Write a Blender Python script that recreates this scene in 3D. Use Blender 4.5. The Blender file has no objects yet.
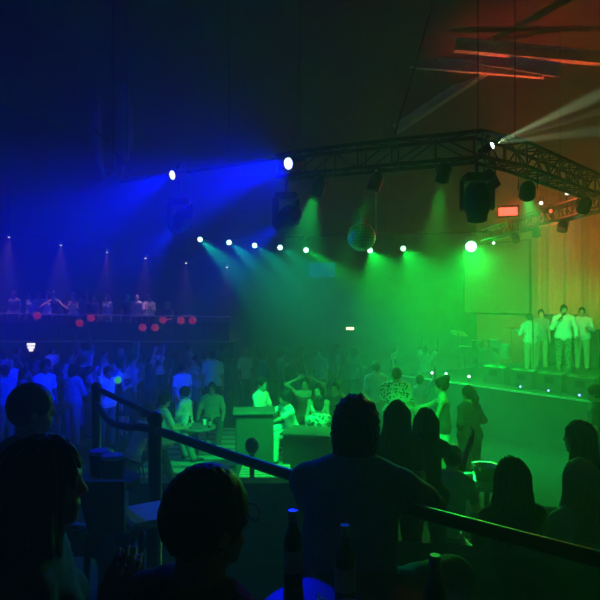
import bpy, math, random
import numpy as np
from mathutils import Vector, Matrix
random.seed(7)
SC = bpy.context.scene
COL = SC.collection
PI = math.pi
CAMZ = 3.0
def P(px, py, d):
    """point at depth d on the camera ray through a picture position (used once, to place real-size things)"""
    return Vector(((px-300)/600*d, d, CAMZ-(py-300)/600*d))
V = Vector

# ---------------------------------------------------------------- materials
MATS = {}
def mat(name, rgb, rough=0.7, metal=0.0, var=0.15, scale=12.0, bump=0.0, pattern=None, rgb2=None, spec=0.3, sheen=0.0, trans=0.0):
    if name in MATS: return MATS[name]
    m = bpy.data.materials.new(name); m.use_nodes = True
    nt = m.node_tree; bs = nt.nodes['Principled BSDF']
    bs.inputs['Roughness'].default_value = rough
    bs.inputs['Metallic'].default_value = metal
    bs.inputs['Specular IOR Level'].default_value = spec
    if sheen: bs.inputs['Sheen Weight'].default_value = sheen
    if trans: bs.inputs['Transmission Weight'].default_value = trans
    tc = nt.nodes.new('ShaderNodeTexCoord')
    ramp = nt.nodes.new('ShaderNodeValToRGB')
    if pattern == 'voronoi':
        tx = nt.nodes.new('ShaderNodeTexVoronoi'); tx.inputs['Scale'].default_value = scale; out = tx.outputs['Distance']
    elif pattern == 'wave':
        tx = nt.nodes.new('ShaderNodeTexWave'); tx.inputs['Scale'].default_value = scale; tx.inputs['Distortion'].default_value = 1.0; out = tx.outputs['Fac']
    else:
        tx = nt.nodes.new('ShaderNodeTexNoise'); tx.inputs['Scale'].default_value = scale; tx.inputs['Detail'].default_value = 4; out = tx.outputs['Fac']
    nt.links.new(tc.outputs['Object'], tx.inputs['Vector'])
    nt.links.new(out, ramp.inputs['Fac'])
    c = np.array(rgb)
    if pattern:
        c2 = np.array(rgb2 if rgb2 else rgb)
        ramp.color_ramp.elements[0].position = .38; ramp.color_ramp.elements[1].position = .5
        ramp.color_ramp.elements[0].color = (*c2, 1); ramp.color_ramp.elements[1].color = (*c, 1)
    else:
        ramp.color_ramp.elements[0].position = .3; ramp.color_ramp.elements[1].position = .7
        ramp.color_ramp.elements[0].color = (*(c*(1-var)), 1); ramp.color_ramp.elements[1].color = (*np.minimum(c*(1+var), 1), 1)
    nt.links.new(ramp.outputs['Color'], bs.inputs['Base Color'])
    if bump:
        b = nt.nodes.new('ShaderNodeBump'); b.inputs['Strength'].default_value = bump; b.inputs['Distance'].default_value = .01
        nt.links.new(out, b.inputs['Height']); nt.links.new(b.outputs['Normal'], bs.inputs['Normal'])
    MATS[name] = m
    return m
def emit(name, rgb, strength):
    if name in MATS: return MATS[name]
    m = bpy.data.materials.new(name); m.use_nodes = True
    bs = m.node_tree.nodes['Principled BSDF']
    bs.inputs['Base Color'].default_value = (.02, .02, .02, 1)
    bs.inputs['Emission Color'].default_value = (*rgb, 1)
    bs.inputs['Emission Strength'].default_value = strength
    MATS[name] = m
    return m
def planks(name, rgb, rgb2, width, axis=0, rough=.5):
    m = bpy.data.materials.new(name); m.use_nodes = True
    nt = m.node_tree; bs = nt.nodes['Principled BSDF']; bs.inputs['Roughness'].default_value = rough
    tc = nt.nodes.new('ShaderNodeTexCoord'); sep = nt.nodes.new('ShaderNodeSeparateXYZ')
    nt.links.new(tc.outputs['Object'], sep.inputs[0])
    md = nt.nodes.new('ShaderNodeMath'); md.operation = 'MODULO'; md.inputs[1].default_value = width
    ad = nt.nodes.new('ShaderNodeMath'); ad.operation = 'ADD'; ad.inputs[1].default_value = 100*width
    nt.links.new(sep.outputs[axis], ad.inputs[0]); nt.links.new(ad.outputs[0], md.inputs[0])
    lt = nt.nodes.new('ShaderNodeMath'); lt.operation = 'LESS_THAN'; lt.inputs[1].default_value = width*.35
    nt.links.new(md.outputs[0], lt.inputs[0])
    mx = nt.nodes.new('ShaderNodeMix'); mx.data_type = 'RGBA'
    mx.inputs[6].default_value = (*rgb, 1); mx.inputs[7].default_value = (*rgb2, 1)
    nt.links.new(lt.outputs[0], mx.inputs[0]); nt.links.new(mx.outputs[2], bs.inputs['Base Color'])
    return m

BLACK = mat('black_metal', (.02, .02, .022), .45, .4, spec=.4)
DGREY = mat('dark_grey_metal', (.06, .06, .065), .45, .6)
ALU = mat('truss_paint', (.07, .07, .075), .5, .3)
CHROME = mat('steel', (.6, .6, .6), .25, 1.0)
RAILM = mat('rail_paint', (.035, .037, .04), .4, .1, spec=.4)
BLACKWOOD = mat('black_wood', (.03, .027, .025), .5, bump=.1)
LEATHER = mat('black_leather', (.03, .03, .032), .45, bump=.15, scale=60)
WALLD = mat('dark_wall', (.05, .05, .055), .85, scale=2)
GLASSG = mat('bottle_glass', (.02, .035, .02), .12, 0, spec=.7)
LABELP = mat('bottle_label_paper', (.55, .52, .45), .7)
WHITEC = mat('white_cloth', (.8, .8, .78), .8)

# ---------------------------------------------------------------- object helpers
def tag(o, label=None, cat=None, group=None, kind=None):
    if label: o['label'] = label
    if cat: o['category'] = cat
    if group: o['group'] = group
    if kind: o['kind'] = kind
    return o
def empty(name, loc, label, cat, group=None, rz=0):
    o = bpy.data.objects.new(name, None); COL.objects.link(o)
    o.empty_display_size = .1
    o.location = loc; o.rotation_euler = (0, 0, rz)
    return tag(o, label, cat, group)
def link_mesh(name, v, f, m, parent=None, loc=(0, 0, 0), smooth=False):
    me = bpy.data.meshes.new(name)
    me.from_pydata([tuple(x) for x in v], [], [tuple(x) for x in f]); me.validate(); me.update()
    if smooth is True:
        me.shade_smooth()
    o = bpy.data.objects.new(name, me); COL.objects.link(o); o.location = loc
    me.materials.append(m)
    if parent is not None: o.parent = parent
    return o
def basis(d):
    d = V(d).normalized()
    u = V((0, 0, 1)) if abs(d.z) < .95 else V((1, 0, 0))
    x = u.cross(d).normalized(); y = d.cross(x)
    return x, y, d
class MB:
    """collects shapes in world coordinates and links them as ONE mesh object"""
    def __init__(s): s.v = []; s.f = []; s.smooth = set()
    def add(s, vs, fs, sm=False):
        b = len(s.v); s.v += [V(x) for x in vs]
        for q in fs:
            if sm: s.smooth.add(len(s.f))
            s.f.append([i+b for i in q])
        return s
    def box(s, c, size, rz=0, M=None):
        c = V(c); R = M or Matrix.Rotation(rz, 3, 'Z')
        vs = [c+R@V((x*size[0]/2, y*size[1]/2, z*size[2]/2)) for z in (-1, 1) for y in (-1, 1) for x in (-1, 1)]
        return s.add(vs, [(0,2,3,1),(4,5,7,6),(0,1,5,4),(2,6,7,3),(0,4,6,2),(1,3,7,5)])
    def rbox(s, c, size, b, rz=0, M=None):
        """box with chamfered vertical and top edges"""
        c = V(c); R = M or Matrix.Rotation(rz, 3, 'Z'); x, y, z = size[0]/2, size[1]/2, size[2]/2
        def ring(e, zz): 
            X, Y = x-e, y-e; k = b
            return [(X-k,-Y,zz),(X,-Y+k,zz),(X,Y-k,zz),(X-k,Y,zz),(-X+k,Y,zz),(-X,Y-k,zz),(-X,-Y+k,zz),(-X+k,-Y,zz)]
        rs = [ring(b,-z), ring(0,-z+b), ring(0,z-b), ring(b,z)]
        vs = [c+R@V(p) for r in rs for p in r]
        fs = [tuple(reversed(range(8))), tuple(range(24,32))]
        for k in range(3):
            for i in range(8):
                j=(i+1)%8; fs.append((k*8+i,k*8+j,k*8+8+j,k*8+8+i))
        return s.add(vs, fs)
    def tube(s, a, b, ra, rb=None, n=10, caps=True):
        rb = ra if rb is None else rb
        a, b = V(a), V(b)
        if (b-a).length < 1e-6: return s
        x, y, d = basis(b-a)
        vs = []
        for c, r in ((a, ra), (b, rb)):
            for i in range(n):
                t = 2*PI*i/n; vs.append(c+x*(r*math.cos(t))+y*(r*math.sin(t)))
        fs = [(i, (i+1) % n, n+(i+1) % n, n+i) for i in range(n)]
        s.add(vs, fs, True)
        if caps: s.add(vs, [tuple(reversed(range(n))), tuple(range(n, 2*n))])
        return s
    def lathe(s, a, d, prof, n=16, caps=True):
        """prof: (distance along d, radius)"""
        a = V(a); x, y, d = basis(d); vs = []
        for h, r in prof:
            for i in range(n):
                t = 2*PI*i/n; vs.append(a+d*h+x*(r*math.cos(t))+y*(r*math.sin(t)))
        fs = []
        for k in range(len(prof)-1):
            fs += [(k*n+i, k*n+(i+1) % n, k*n+n+(i+1) % n, k*n+n+i) for i in range(n)]
        s.add(vs, fs, True)
        if caps: s.add(vs, [tuple(reversed(range(n))), tuple(range(len(vs)-n, len(vs)))])
        return s
    def path(s, pts, r, n=10):
        pts = [V(p) for p in pts]; vs = []
        for k, p in enumerate(pts):
            d = (pts[min(k+1, len(pts)-1)]-pts[max(k-1, 0)])
            x, y, d = basis(d)
            for i in range(n):
                t = 2*PI*i/n; vs.append(p+x*(r*math.cos(t))+y*(r*math.sin(t)))
        fs = []
        for k in range(len(pts)-1):
            fs += [(k*n+i, k*n+(i+1) % n, k*n+n+(i+1) % n, k*n+n+i) for i in range(n)]
        s.add(vs, fs, True)
        return s.add(vs, [tuple(reversed(range(n))), tuple(range(len(vs)-n, len(vs)))])
    def prism(s, poly, z0, z1):
        n = len(poly)
        ar = sum(poly[i][0]*poly[(i+1)%n][1]-poly[(i+1)%n][0]*poly[i][1] for i in range(n))
        if ar < 0: poly = poly[::-1]
        vs = [(x, y, z0) for x, y in poly]+[(x, y, z1) for x, y in poly]
        return s.add(vs, [tuple(reversed(range(n))), tuple(range(n, 2*n))]+[(i, (i+1) % n, n+(i+1) % n, n+i) for i in range(n)])
    def ball(s, c, r, n=16, m=10):
        c = V(c); r = (r, r, r) if isinstance(r, (int, float)) else r
        vs = [c+V((0, 0, -r[2]))]
        for k in range(1, m):
            p = -PI/2+PI*k/m
            for i in range(n):
                t = 2*PI*i/n; vs.append(c+V((r[0]*math.cos(p)*math.cos(t), r[1]*math.cos(p)*math.sin(t), r[2]*math.sin(p))))
        vs.append(c+V((0, 0, r[2]))); L = len(vs)-1
        fs = [(0, 1+(i+1) % n, 1+i) for i in range(n)]
        for k in range(m-2):
            fs += [(1+k*n+i, 1+k*n+(i+1) % n, 1+k*n+n+(i+1) % n, 1+k*n+n+i) for i in range(n)]
        fs += [(L-n+i, L-n+(i+1) % n, L) for i in range(n)]
        return s.add(vs, fs, True)
    def build(s, name, m, parent=None, at=None):
        o0 = V(at) if at is not None else (parent.matrix_world.translation.copy() if False else V((0, 0, 0)))
        if parent is not None:
            q = parent; o0 = V((0, 0, 0))
            while q is not None: o0 = o0+V(q.location); q = q.parent
        o = link_mesh(name, [p-o0 for p in s.v], s.f, m, parent, (0, 0, 0) if parent is not None else o0)
        sm = [i in s.smooth for i in range(len(o.data.polygons))] if len(o.data.polygons) == len(s.f) else None
        if sm: o.data.polygons.foreach_set('use_smooth', sm)
        return o
def struct(name, mb, m, label=None):
    o = mb.build(name, m); o['kind'] = 'structure'
    if label: o['label'] = label
    return o
def spot(loc, target, rgb, watts, angle, blend=.3, radius=.04, parent=None, name='spot_beam'):
    l = bpy.data.lights.new(name, 'SPOT'); l.color = rgb; l.energy = watts
    l.spot_size = math.radians(angle); l.spot_blend = blend; l.shadow_soft_size = radius
    o = bpy.data.objects.new(name, l); COL.objects.link(o)
    o.location = loc
    o.rotation_euler = (V(target)-V(loc)).to_track_quat('-Z', 'Y').to_euler()
    return o
def point(loc, rgb, watts, radius=.04, name='lamp_light'):
    l = bpy.data.lights.new(name, 'POINT'); l.color = rgb; l.energy = watts; l.shadow_soft_size = radius
    o = bpy.data.objects.new(name, l); COL.objects.link(o); o.location = loc
    return o
# ---------------------------------------------------------------- people: smooth-blended distance fields meshed as continuous surfaces
def nets(F, lo, h):
    s = F < 0
    nx, ny, nz = F.shape
    cnt = np.zeros((nx-1, ny-1, nz-1), np.int8)
    for a in (0, 1):
        for b in (0, 1):
            for c in (0, 1):
                cnt += s[a:nx-1+a, b:ny-1+b, c:nz-1+c]
    mask = (cnt > 0) & (cnt < 8)
    I, J, K = np.nonzero(mask)
    if len(I) == 0: return np.zeros((0, 3)), np.zeros((0, 4), int)
    pos = np.zeros((len(I), 3)); num = np.zeros(len(I))
    cs = [(a, b, c) for a in (0, 1) for b in (0, 1) for c in (0, 1)]
    for c0 in cs:
        for ax in range(3):
            if c0[ax]: continue
            c1 = list(c0); c1[ax] = 1
            f0 = F[I+c0[0], J+c0[1], K+c0[2]]; f1 = F[I+c1[0], J+c1[1], K+c1[2]]
            x = (f0 < 0) != (f1 < 0)
            t = np.where(x, f0/np.where(x, f0-f1, 1), 0)
            p = np.array(c0, float)[None, :].repeat(len(I), 0); p[:, ax] += t
            pos += p*x[:, None]; num += x
    pos = (pos/num[:, None]+np.stack([I, J, K], 1))*h+np.array(lo)
    idx = -np.ones(mask.shape, int); idx[I, J, K] = np.arange(len(I))
    faces = []
    for ax in range(3):
        o1, o2 = (ax+1) % 3, (ax+2) % 3
        sl0 = [slice(1, -1)]*3; sl1 = [slice(1, -1)]*3
        sl0[ax] = slice(0, -1); sl1[ax] = slice(1, None)
        a = s[tuple(sl0)]; b = s[tuple(sl1)]
        e = np.nonzero(a != b)
        g = [e[0]+1, e[1]+1, e[2]+1]; g[ax] = e[ax]
        flip = a[e]
        def cell(d1, d2):
            q = [g[0].copy(), g[1].copy(), g[2].copy()]; q[o1] = q[o1]-d1; q[o2] = q[o2]-d2
            return idx[q[0], q[1], q[2]]
        A, B, C, D = cell(1, 1), cell(0, 1), cell(0, 0), cell(1, 0)
        q = np.stack([A, B, C, D], 1)
        q[~flip] = q[~flip][:, ::-1]
        faces.append(q[(q >= 0).all(1)])
    return pos, np.concatenate(faces)

def cap(a, b, ra, rb=None, n=None, f=1.0): return ('c', np.array(a, float), np.array(b, float), ra, ra if rb is None else rb, n, f)
def ell(c, axes, r): return ('e', np.array(c, float), np.array(axes, float), np.array(r, float))
def prim_box(p, e):
    if p[0] == 'c':
        r = max(p[3], p[4])+e
        return np.minimum(p[1], p[2])-r, np.maximum(p[1], p[2])+r
    r = p[3].max()+e
    return p[1]-r, p[1]+r
def prim_eval(p, X, Y, Z):
    if p[0] == 'c':
        a, b, ra, rb, n, f = p[1:]
        dx, dy, dz = X-a[0], Y-a[1], Z-a[2]; ab = b-a
        if n is not None and f != 1:
            k = (f-1); q = dx*n[0]+dy*n[1]+dz*n[2]
            dx, dy, dz = dx+k*q*n[0], dy+k*q*n[1], dz+k*q*n[2]
            ab = ab+k*n*np.dot(ab, n)
        L = max(np.dot(ab, ab), 1e-9)
        t = np.clip((dx*ab[0]+dy*ab[1]+dz*ab[2])/L, 0, 1)
        d = np.sqrt((dx-t*ab[0])**2+(dy-t*ab[1])**2+(dz-t*ab[2])**2)-(ra+(rb-ra)*t)
        return d/math.sqrt(f)
    c, A, r = p[1:]
    dx, dy, dz = X-c[0], Y-c[1], Z-c[2]
    k = sum(((dx*A[i][0]+dy*A[i][1]+dz*A[i][2])/r[i])**2 for i in range(3))
    return (np.sqrt(k)-1)*r.min()
class Grid:
    def __init__(s, prims, h, pad):
        lo = np.min([prim_box(p, pad)[0] for p in prims], 0); hi = np.max([prim_box(p, pad)[1] for p in prims], 0)
        s.h = h; s.lo = lo; s.n = np.ceil((hi-lo)/h).astype(int)+2
        s.ax = [lo[i]+h*np.arange(s.n[i]) for i in range(3)]
    def xyz(s, sl=(slice(None),)*3):
        return s.ax[0][sl[0]][:, None, None], s.ax[1][sl[1]][None, :, None], s.ax[2][sl[2]][None, None, :]
    def field(s, prims, k=.03, infl=0.0):
        F = np.full(tuple(s.n), .5, np.float32)
        for p in prims:
            lo, hi = prim_box(p, infl+k+2*s.h)
            sl = []
            for i in range(3):
                a = max(0, int((lo[i]-s.lo[i])/s.h)); b = min(s.n[i], int((hi[i]-s.lo[i])/s.h)+2); sl.append(slice(a, max(a+1, b)))
            sl = tuple(sl)
            d = prim_eval(p, *s.xyz(sl)).astype(np.float32)-infl
            g = F[sl]; hh = np.clip(.5+.5*(g-d)/k, 0, 1)
            F[sl] = g+(d-g)*hh-k*hh*(1-hh)
        return F
def unit(v): v = np.array(v, float); return v/np.linalg.norm(v)
def rot(axis, a):
    return np.array(Matrix.Rotation(a, 3, V(axis)))

POSE = dict(
    stand=dict(), 
    sit=dict(seat=1, RL=((.12, 1, 0), (0, .05, -1)), LL=((.12, 1, 0), (0, .05, -1)), RA=((.15, .35, -1), (-.2, 1, -.1)), LA=((.15, .35, -1), (-.2, 1, -.1))),
)
def skeleton(s):
    """joint positions in the person's own frame: +x right, +y forward, z up from the ground"""
    R0, F0, Z = np.array([1., 0, 0]), np.array([0, 1., 0]), np.array([0, 0, 1.])
    M = rot((0, 0, 1), math.radians(s.get('twist', 0))) @ rot((0, 1, 0), math.radians(s.get('side', 0))) @ rot((1, 0, 0), -math.radians(s.get('lean', 2)))
    R, Fw, U = M@R0, M@F0, M@Z
    J = dict(R=R, F=Fw, U=U)
    w = .158 if s.get('fem') else .178
    w *= s.get('wide', 1)
    p0 = np.zeros(3)
    J['p'] = p0; J['chest'] = p0+U*.34; J['neck'] = p0+U*.49
    Mh = rot((0, 0, 1), -math.radians(s.get('yaw', 0))) @ M @ rot((1, 0, 0), -math.radians(s.get('nod', -s.get('lean', 2)*.7)))
    J['Rh'], J['Fh'], J['Hh'] = Mh@R0, Mh@F0, Mh@Z
    J['head'] = J['neck']+unit(U+J['Hh'])*.165+J['Fh']*.015
    for side, sg in (('R', 1), ('L', -1)):
        sh = p0+U*.44+R*sg*w
        a = s.get(side+'A', ((.14, .02, -1), (.06, .2, -1)))
        def dv(q): return unit(R0*sg*q[0]+F0*q[1]+Z*q[2])
        ua, fa = dv(a[0]), dv(a[1])
        if a[0][2] > .2: sh = sh+U*.03
        J[side+'sh'] = sh; J[side+'el'] = sh+ua*.285; J[side+'wr'] = J[side+'el']+fa*.25
        J[side+'hd'] = dv(a[2]) if len(a) > 2 else fa
        hp = p0-Z*.02+R*sg*.088
        l = s.get(side+'L', ((.06, .0, -1), (.02, -.03, -1)))
        th, sk = dv(l[0]), dv(l[1])
        J[side+'hp'] = hp; J[side+'kn'] = hp+th*.425
        if s.get('seat') and s.get('hipz') is not None:          # feet rest no lower than the floor
            drop = s['hipz']-.085+J[side+'kn'][2]-0
            if sk[2]*.42 < -drop:
                c = -drop/.42; f = math.sqrt(max(0, 1-c*c)); sk = np.array([sk[0]*0, f, c]) if s.get('tuck', 0) == 0 else np.array([0, -f, c])
        J[side+'an'] = J[side+'kn']+sk*.42
        ft = unit(F0*1+R0*sg*.2); 
        J[side+'ft'] = unit(ft+Z*(-.0))
    return J
def prims_of(s, J, h):
    R, Fw, U = J['R'], J['F'], J['U']; b = s.get('bulk', 1.0); fem = s.get('fem', 0)
    p0 = J['p']; Z = np.array([0, 0, 1.])
    T = []
    T.append(cap(p0-R*.065, p0+R*.065, .112*b, n=Fw, f=1.15))
    T.append(cap(p0+U*.02, p0+U*.2, .125*b, (.108 if fem else .125)*b, n=Fw, f=1.25))
    T.append(cap(p0+U*.2, p0+U*.36, (.11 if fem else .13)*b, (.128 if fem else .15)*b, n=Fw, f=1.32))
    T.append(cap(J['Rsh']*.72+J['Lsh']*.28, J['Lsh']*.72+J['Rsh']*.28, .066*b, n=Fw, f=1.1))
    for q in 'RL':
        T.append(cap(J['neck']-U*.005, J[q+'sh']-U*.012, .044, .05*b))
        if fem: 
            sg = 1 if q == 'R' else -1
            T.append(cap(p0+U*.31+Fw*.07+R*sg*.065, p0+U*.32+Fw*.075+R*sg*.06, .058))
    if s.get('belly'): T.append(cap(p0+U*.08+Fw*.05, p0+U*.2+Fw*.04, .13*b))
    A = {}; L = {}; FT = {}; H = []
    for q in 'RL':
        sg = 1 if q == 'R' else -1
        a = b if b > 1 else .95
        if fem: a *= .86
        A[q+'u'] = cap(J[q+'sh'], J[q+'el'], .047*a, .039*a)
        A[q+'f'] = cap(J[q+'el'], J[q+'wr'], .041*a, .027*a)
        l = (b if b > 1 else 1)*(.97 if fem else 1)
        L[q+'t'] = cap(J[q+'hp'], J[q+'kn'], .088*l, .056*l)
        L[q+'s'] = cap(J[q+'kn'], J[q+'an'], .055*l, .036*l)
        sk = unit(J[q+'an']-J[q+'kn']); th = unit(J[q+'kn']-J[q+'hp'])
        back = -J[q+'ft']; back = back-sk*np.dot(back, sk)
        L[q+'c'] = cap(J[q+'kn']+sk*.08+back*.015, J[q+'kn']+sk*.2+back*.012, .048*l, .04*l)
        an = J[q+'an']; f = J[q+'ft']
        FT[q] = [cap(an-f*.03-Z*.045, an+f*.1-Z*.055, .036, .033), cap(an+f*.1-Z*.055, an+f*.17-Z*.06, .034, .026), cap(an, an-Z*.03, .036)]
        # hand: palm, four unequal bent fingers, thumb from the side of the palm
        d = J[q+'hd']; ref = Fw if abs(np.dot(d, Fw)) < .8 else U
        side = unit(np.cross(d, -sg*J['R'] if abs(np.dot(d, J['R'])) < .8 else ref)); nrm = unit(np.cross(side, d))
        if np.dot(nrm, -sg*J['R']-.3*U) < 0: nrm = -nrm
        w = J[q+'wr']; r = max(.0085, .55*h); g = s.get('curl', .5)
        H.append(cap(w, w+d*.02, .027, .027))
        H.append(cap(w+d*.03-side*.016, w+d*.075-side*.022, .021, .016, n=nrm, f=1.3))
        H.append(cap(w+d*.03+side*.016, w+d*.075+side*.024, .021, .016, n=nrm, f=1.3))
        for i, ln in enumerate((.068, .078, .073, .058)):
            o = w+d*.083+side*(-.031+.0205*i)
            d1 = unit(d+nrm*g*.7); d2 = unit(d+nrm*g*2.2)
            m_ = o+d1*ln*.5
            H.append(cap(o-d*.02, m_, r, r*.95)); H.append(cap(m_, m_+d2*ln*.5, r*.95, r*.8))
        t0 = w+d*.025-side*.025; t1 = t0+unit(d*.6-side*.8+nrm*.4)*.04; t2 = t1+unit(d*1-side*.15+nrm*.5)*.035
        H.append(cap(t0, t1, r*1.25, r*1.1)); H.append(cap(t1, t2, r*1.1, r*.85))
    C, Rh, Fh, Hh = J['head'], J['Rh'], J['Fh'], J['Hh']
    ax = [Rh, Fh, Hh]
    HD = [cap(J['neck']-U*.04, C-Hh*.06-Fh*.02, .06*(.85 if fem else 1)*max(1, b*.95), .052*(.88 if fem else 1)),
          ell(C+Hh*.015-Fh*.006, ax, (.074, .094, .098)), ell(C+Fh*.028-Hh*.055, ax, (.054, .06, .062)),
          cap(C+Fh*.07-Hh*.095, C+Fh*.068-Hh*.1, .02), 
          cap(C+Fh*.085+Hh*.01, C+Fh*.103-Hh*.026, .008, .0135),
          cap(C+Fh*.082+Hh*.028-Rh*.035, C+Fh*.082+Hh*.028+Rh*.035, .011),
          ell(C+Fh*.082-Hh*.062, ax, (.024, .012, .011)),
          ell(C+Rh*.076-Fh*.006-Hh*.01, ax, (.013, .022, .033)), ell(C-Rh*.076-Fh*.006-Hh*.01, ax, (.013, .022, .033))]
    return T, A, L, FT, H, HD
def cut_plane(F, G, o, n):   # keep the side n points away from
    X, Y, Z = G.xyz()
    return np.maximum(F, ((X-o[0])*n[0]+(Y-o[1])*n[1]+(Z-o[2])*n[2]).astype(np.float32))
def wrinkle(F, G, amp, fr, seed):
    X, Y, Z = G.xyz()
    n = np.sin(X*fr+Z*fr*.7+seed)*np.sin(Y*fr*1.1-Z*fr*.5+seed*2)+.6*np.sin(Z*fr*1.7+X*fr*.6+seed*3)
    return F+(amp*n).astype(np.float32)
CACHE = {}
def person_meshes(s, h):
    J = skeleton(s)
    T, A, L, FT, H, HD = prims_of(s, J, h)
    allp = T+list(A.values())+list(L.values())+FT['R']+FT['L']+H+HD
    out = {}
    top, bot, hair = s.get('top', 'tee'), s.get('bottom', 'trousers'), s.get('hair', 'short')
    sd = s.get('seed', 1)
    G = Grid(allp, h, .1)
    C, Rh, Fh, Hh, U, Fw, R, p0 = J['head'], J['Rh'], J['Fh'], J['Hh'], J['U'], J['F'], J['R'], J['p']
    # body
    F = G.field(T+list(A.values())+list(L.values())+HD[:1], .035)
    Fh_ = G.field(HD, .018)
    for sg in (1, -1):
        e = prim_eval(cap(C+Rh*sg*.031+Fh*.093+Hh*.01, C+Rh*sg*.033+Fh*.093+Hh*.01, .013), *G.xyz()).astype(np.float32)
        Fh_ = np.maximum(Fh_, -e)
        Fh_ = np.minimum(Fh_, prim_eval(cap(C+Rh*sg*.031+Fh*.075+Hh*.01, C+Rh*sg*.0311+Fh*.075+Hh*.01, .0125), *G.xyz()).astype(np.float32))
    Fx = G.field(H+FT['R']+FT['L'], .006)
    k = .02
    def smin(a, b, k):
        t = np.clip(.5+.5*(a-b)/k, 0, 1); return a+(b-a)*t-k*t*(1-t)
    F = smin(F, Fh_, .015); F = smin(F, Fx, .012)
    out['body'] = nets(F, G.lo, h)
    del F, Fh_, Fx
    def sub(prims, pad): return Grid(prims, h, pad)
    # top garment
    if top != 'none':
        lo_ = s.get('loose', .012)
        arms = []
        if top in ('tee', 'shirt'):
            arms = [cap(J[q+'sh'], J[q+'sh']*.35+J[q+'el']*.65, A[q+'u'][3]-.006, A[q+'u'][3]+.004) for q in 'RL']
        if top == 'long':
            arms = [A['Ru'], A['Lu']]+[cap(J[q+'el'], J[q+'wr'], A[q+'f'][3], A[q+'f'][4]+.006) for q in 'RL']
        TT = list(T)
        if top == 'tank': TT = T[:3]+[x for i, x in enumerate(T[4:]) if fem_bust(i, s)]
        G2 = sub(TT+arms, .12)
        F = G2.field(TT, .05, lo_)
        F = np.minimum(F, G2.field(T[:2]+[cap(J[q+'hp']-R*.0, J[q+'hp']+U*.01, .092) for q in 'RL'], .03, .024))
        F = wrinkle(F, G2, .003, 34, sd)
        hem = s.get('hem', -.09)
        F = cut_plane(F, G2, p0+U*hem, -U)
        if top == 'tank': F = cut_plane(F, G2, p0+U*.40, U)
        if arms: 
            F = smin(F, G2.field(arms, .03, lo_*.8), .03)
        nk = prim_eval(cap(J['neck']-U*.0, J['neck']+U*.2+Fw*.02, .066*max(1, s.get('bulk', 1)*.95), .09), *G2.xyz()).astype(np.float32)
        F = np.maximum(F, -nk)
        out['top'] = nets(F, G2.lo, h)
    if bot in ('trousers', 'shorts'):
        lg = []
        for q in 'RL':
            lg.append(L[q+'t'])
            if bot == 'trousers': lg.append(cap(J[q+'kn'], J[q+'an'], L[q+'s'][3], .045))
            else: lg[-1] = cap(J[q+'hp'], J[q+'hp']*.35+J[q+'kn']*.65, .09, .08)
        G2 = sub(T[:2]+lg, .1)
        Ft = cut_plane(G2.field(T[:2], .03, .004), G2, p0+U*.05, U)
        F = smin(Ft, G2.field(lg, .03, .013), .04)
        F = wrinkle(F, G2, .003, 40, sd+1)
        out['bottom'] = nets(F, G2.lo, h)
    elif bot in ('skirt', 'dress'):
        if s.get('seat'):
            q = [cap(p0, J['Rkn']*.7+J['Rhp']*.3, .12, .085), cap(p0, J['Lkn']*.7+J['Lhp']*.3, .12, .085)]
        else:
            q = [cap(p0+U*.06, p0-np.array([0, 0, .12]), .115, .15, Fw, 1.1), cap(p0-np.array([0, 0, .12]), p0-np.array([0, 0, s.get('skirt', .42)]), .14, .17)]
        G2 = sub(q, .08); F = cut_plane(G2.field(q, .04, .01), G2, p0+U*.1, U)
        if not s.get('seat'): F = cut_plane(F, G2, p0-np.array([0, 0, s.get('skirt', .42)]), np.array([0, 0, -1.]))
        X, Y, Z = G2.xyz(); F = F+(.008*np.sin(np.arctan2(X, Y)*11)).astype(np.float32)
        out['bottom'] = nets(F, G2.lo, h)
    sh = []
    for q in 'RL':
        G2 = sub(FT[q], .05); F = G2.field(FT[q], .02, .008)
        F = cut_plane(F, G2, J[q+'an']-np.array([0, 0, .09]), np.array([0, 0, -1.]))
        sh.append(nets(F, G2.lo, h))
    out['shoes'] = sh
    # hair
    if hair != 'bald':
        inf = .026 if hair == 'curly' else (.018 if hair == 'short' else .02)
        q = [ell(C+Hh*.02-Fh*.012, [Rh, Fh, Hh], (.076, .096, .1))]
        if hair == 'curly': q.append(cap(C-Fh*.05-Hh*.03, C-Fh*.055-Hh*.06, .07))
        ln = s.get('hairlen', .42)
        down = unit(-U*.9-np.array([0, 0, .5])); bk = Fw
        if hair == 'long':
            n0 = C-Fh*.045; n1 = C-Fh*.06-Hh*.14; n2 = n1+down*(ln*.5)-bk*.045; n3 = n1+down*ln-bk*.05
            q += [cap(n0, n1, .085, .085, Fh, 1.15), cap(n1, n2, .088, .1, bk, 1.5), cap(n2, n3, .1, .06, bk, 1.6)]
            for sg in (1, -1):
                a = C+Rh*sg*.066+Hh*.02; b_ = C+Rh*sg*.078-Hh*.16+Fh*.0
                q += [cap(a, b_, .03, .034), cap(b_, b_+down*ln*.45+Fw*.03*s.get('front', 0), .034, .02)]
        if hair == 'bob':
            q += [cap(C-Fh*.04, C-Fh*.05-Hh*.12, .088, .085)]
            for sg in (1, -1): q.append(cap(C+Rh*sg*.07, C+Rh*sg*.076-Hh*.13, .03, .03))
        if hair == 'bun': q += [cap(C-Fh*.07+Hh*.11, C-Fh*.08+Hh*.12, .045)]
        if hair == 'ponytail': 
            q += [cap(C-Fh*.1+Hh*.03, C-Fh*.14-Hh*.06, .035, .04), cap(C-Fh*.14-Hh*.06, C-Fh*.13-Hh*.24, .04, .02)]
        hh = h
        G2 = Grid(q, hh, .08)
        F = G2.field(q, .03, inf-.004 if hair != 'long' else .012)
        X, Y, Z = G2.xyz()
        # the face stays free of hair
        fc = prim_eval(ell(C+Fh*.085-Hh*.035, [Rh, Fh, Hh], (.06, .075, .088)), X, Y, Z).astype(np.float32)
        F = np.maximum(F, -fc)
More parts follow.
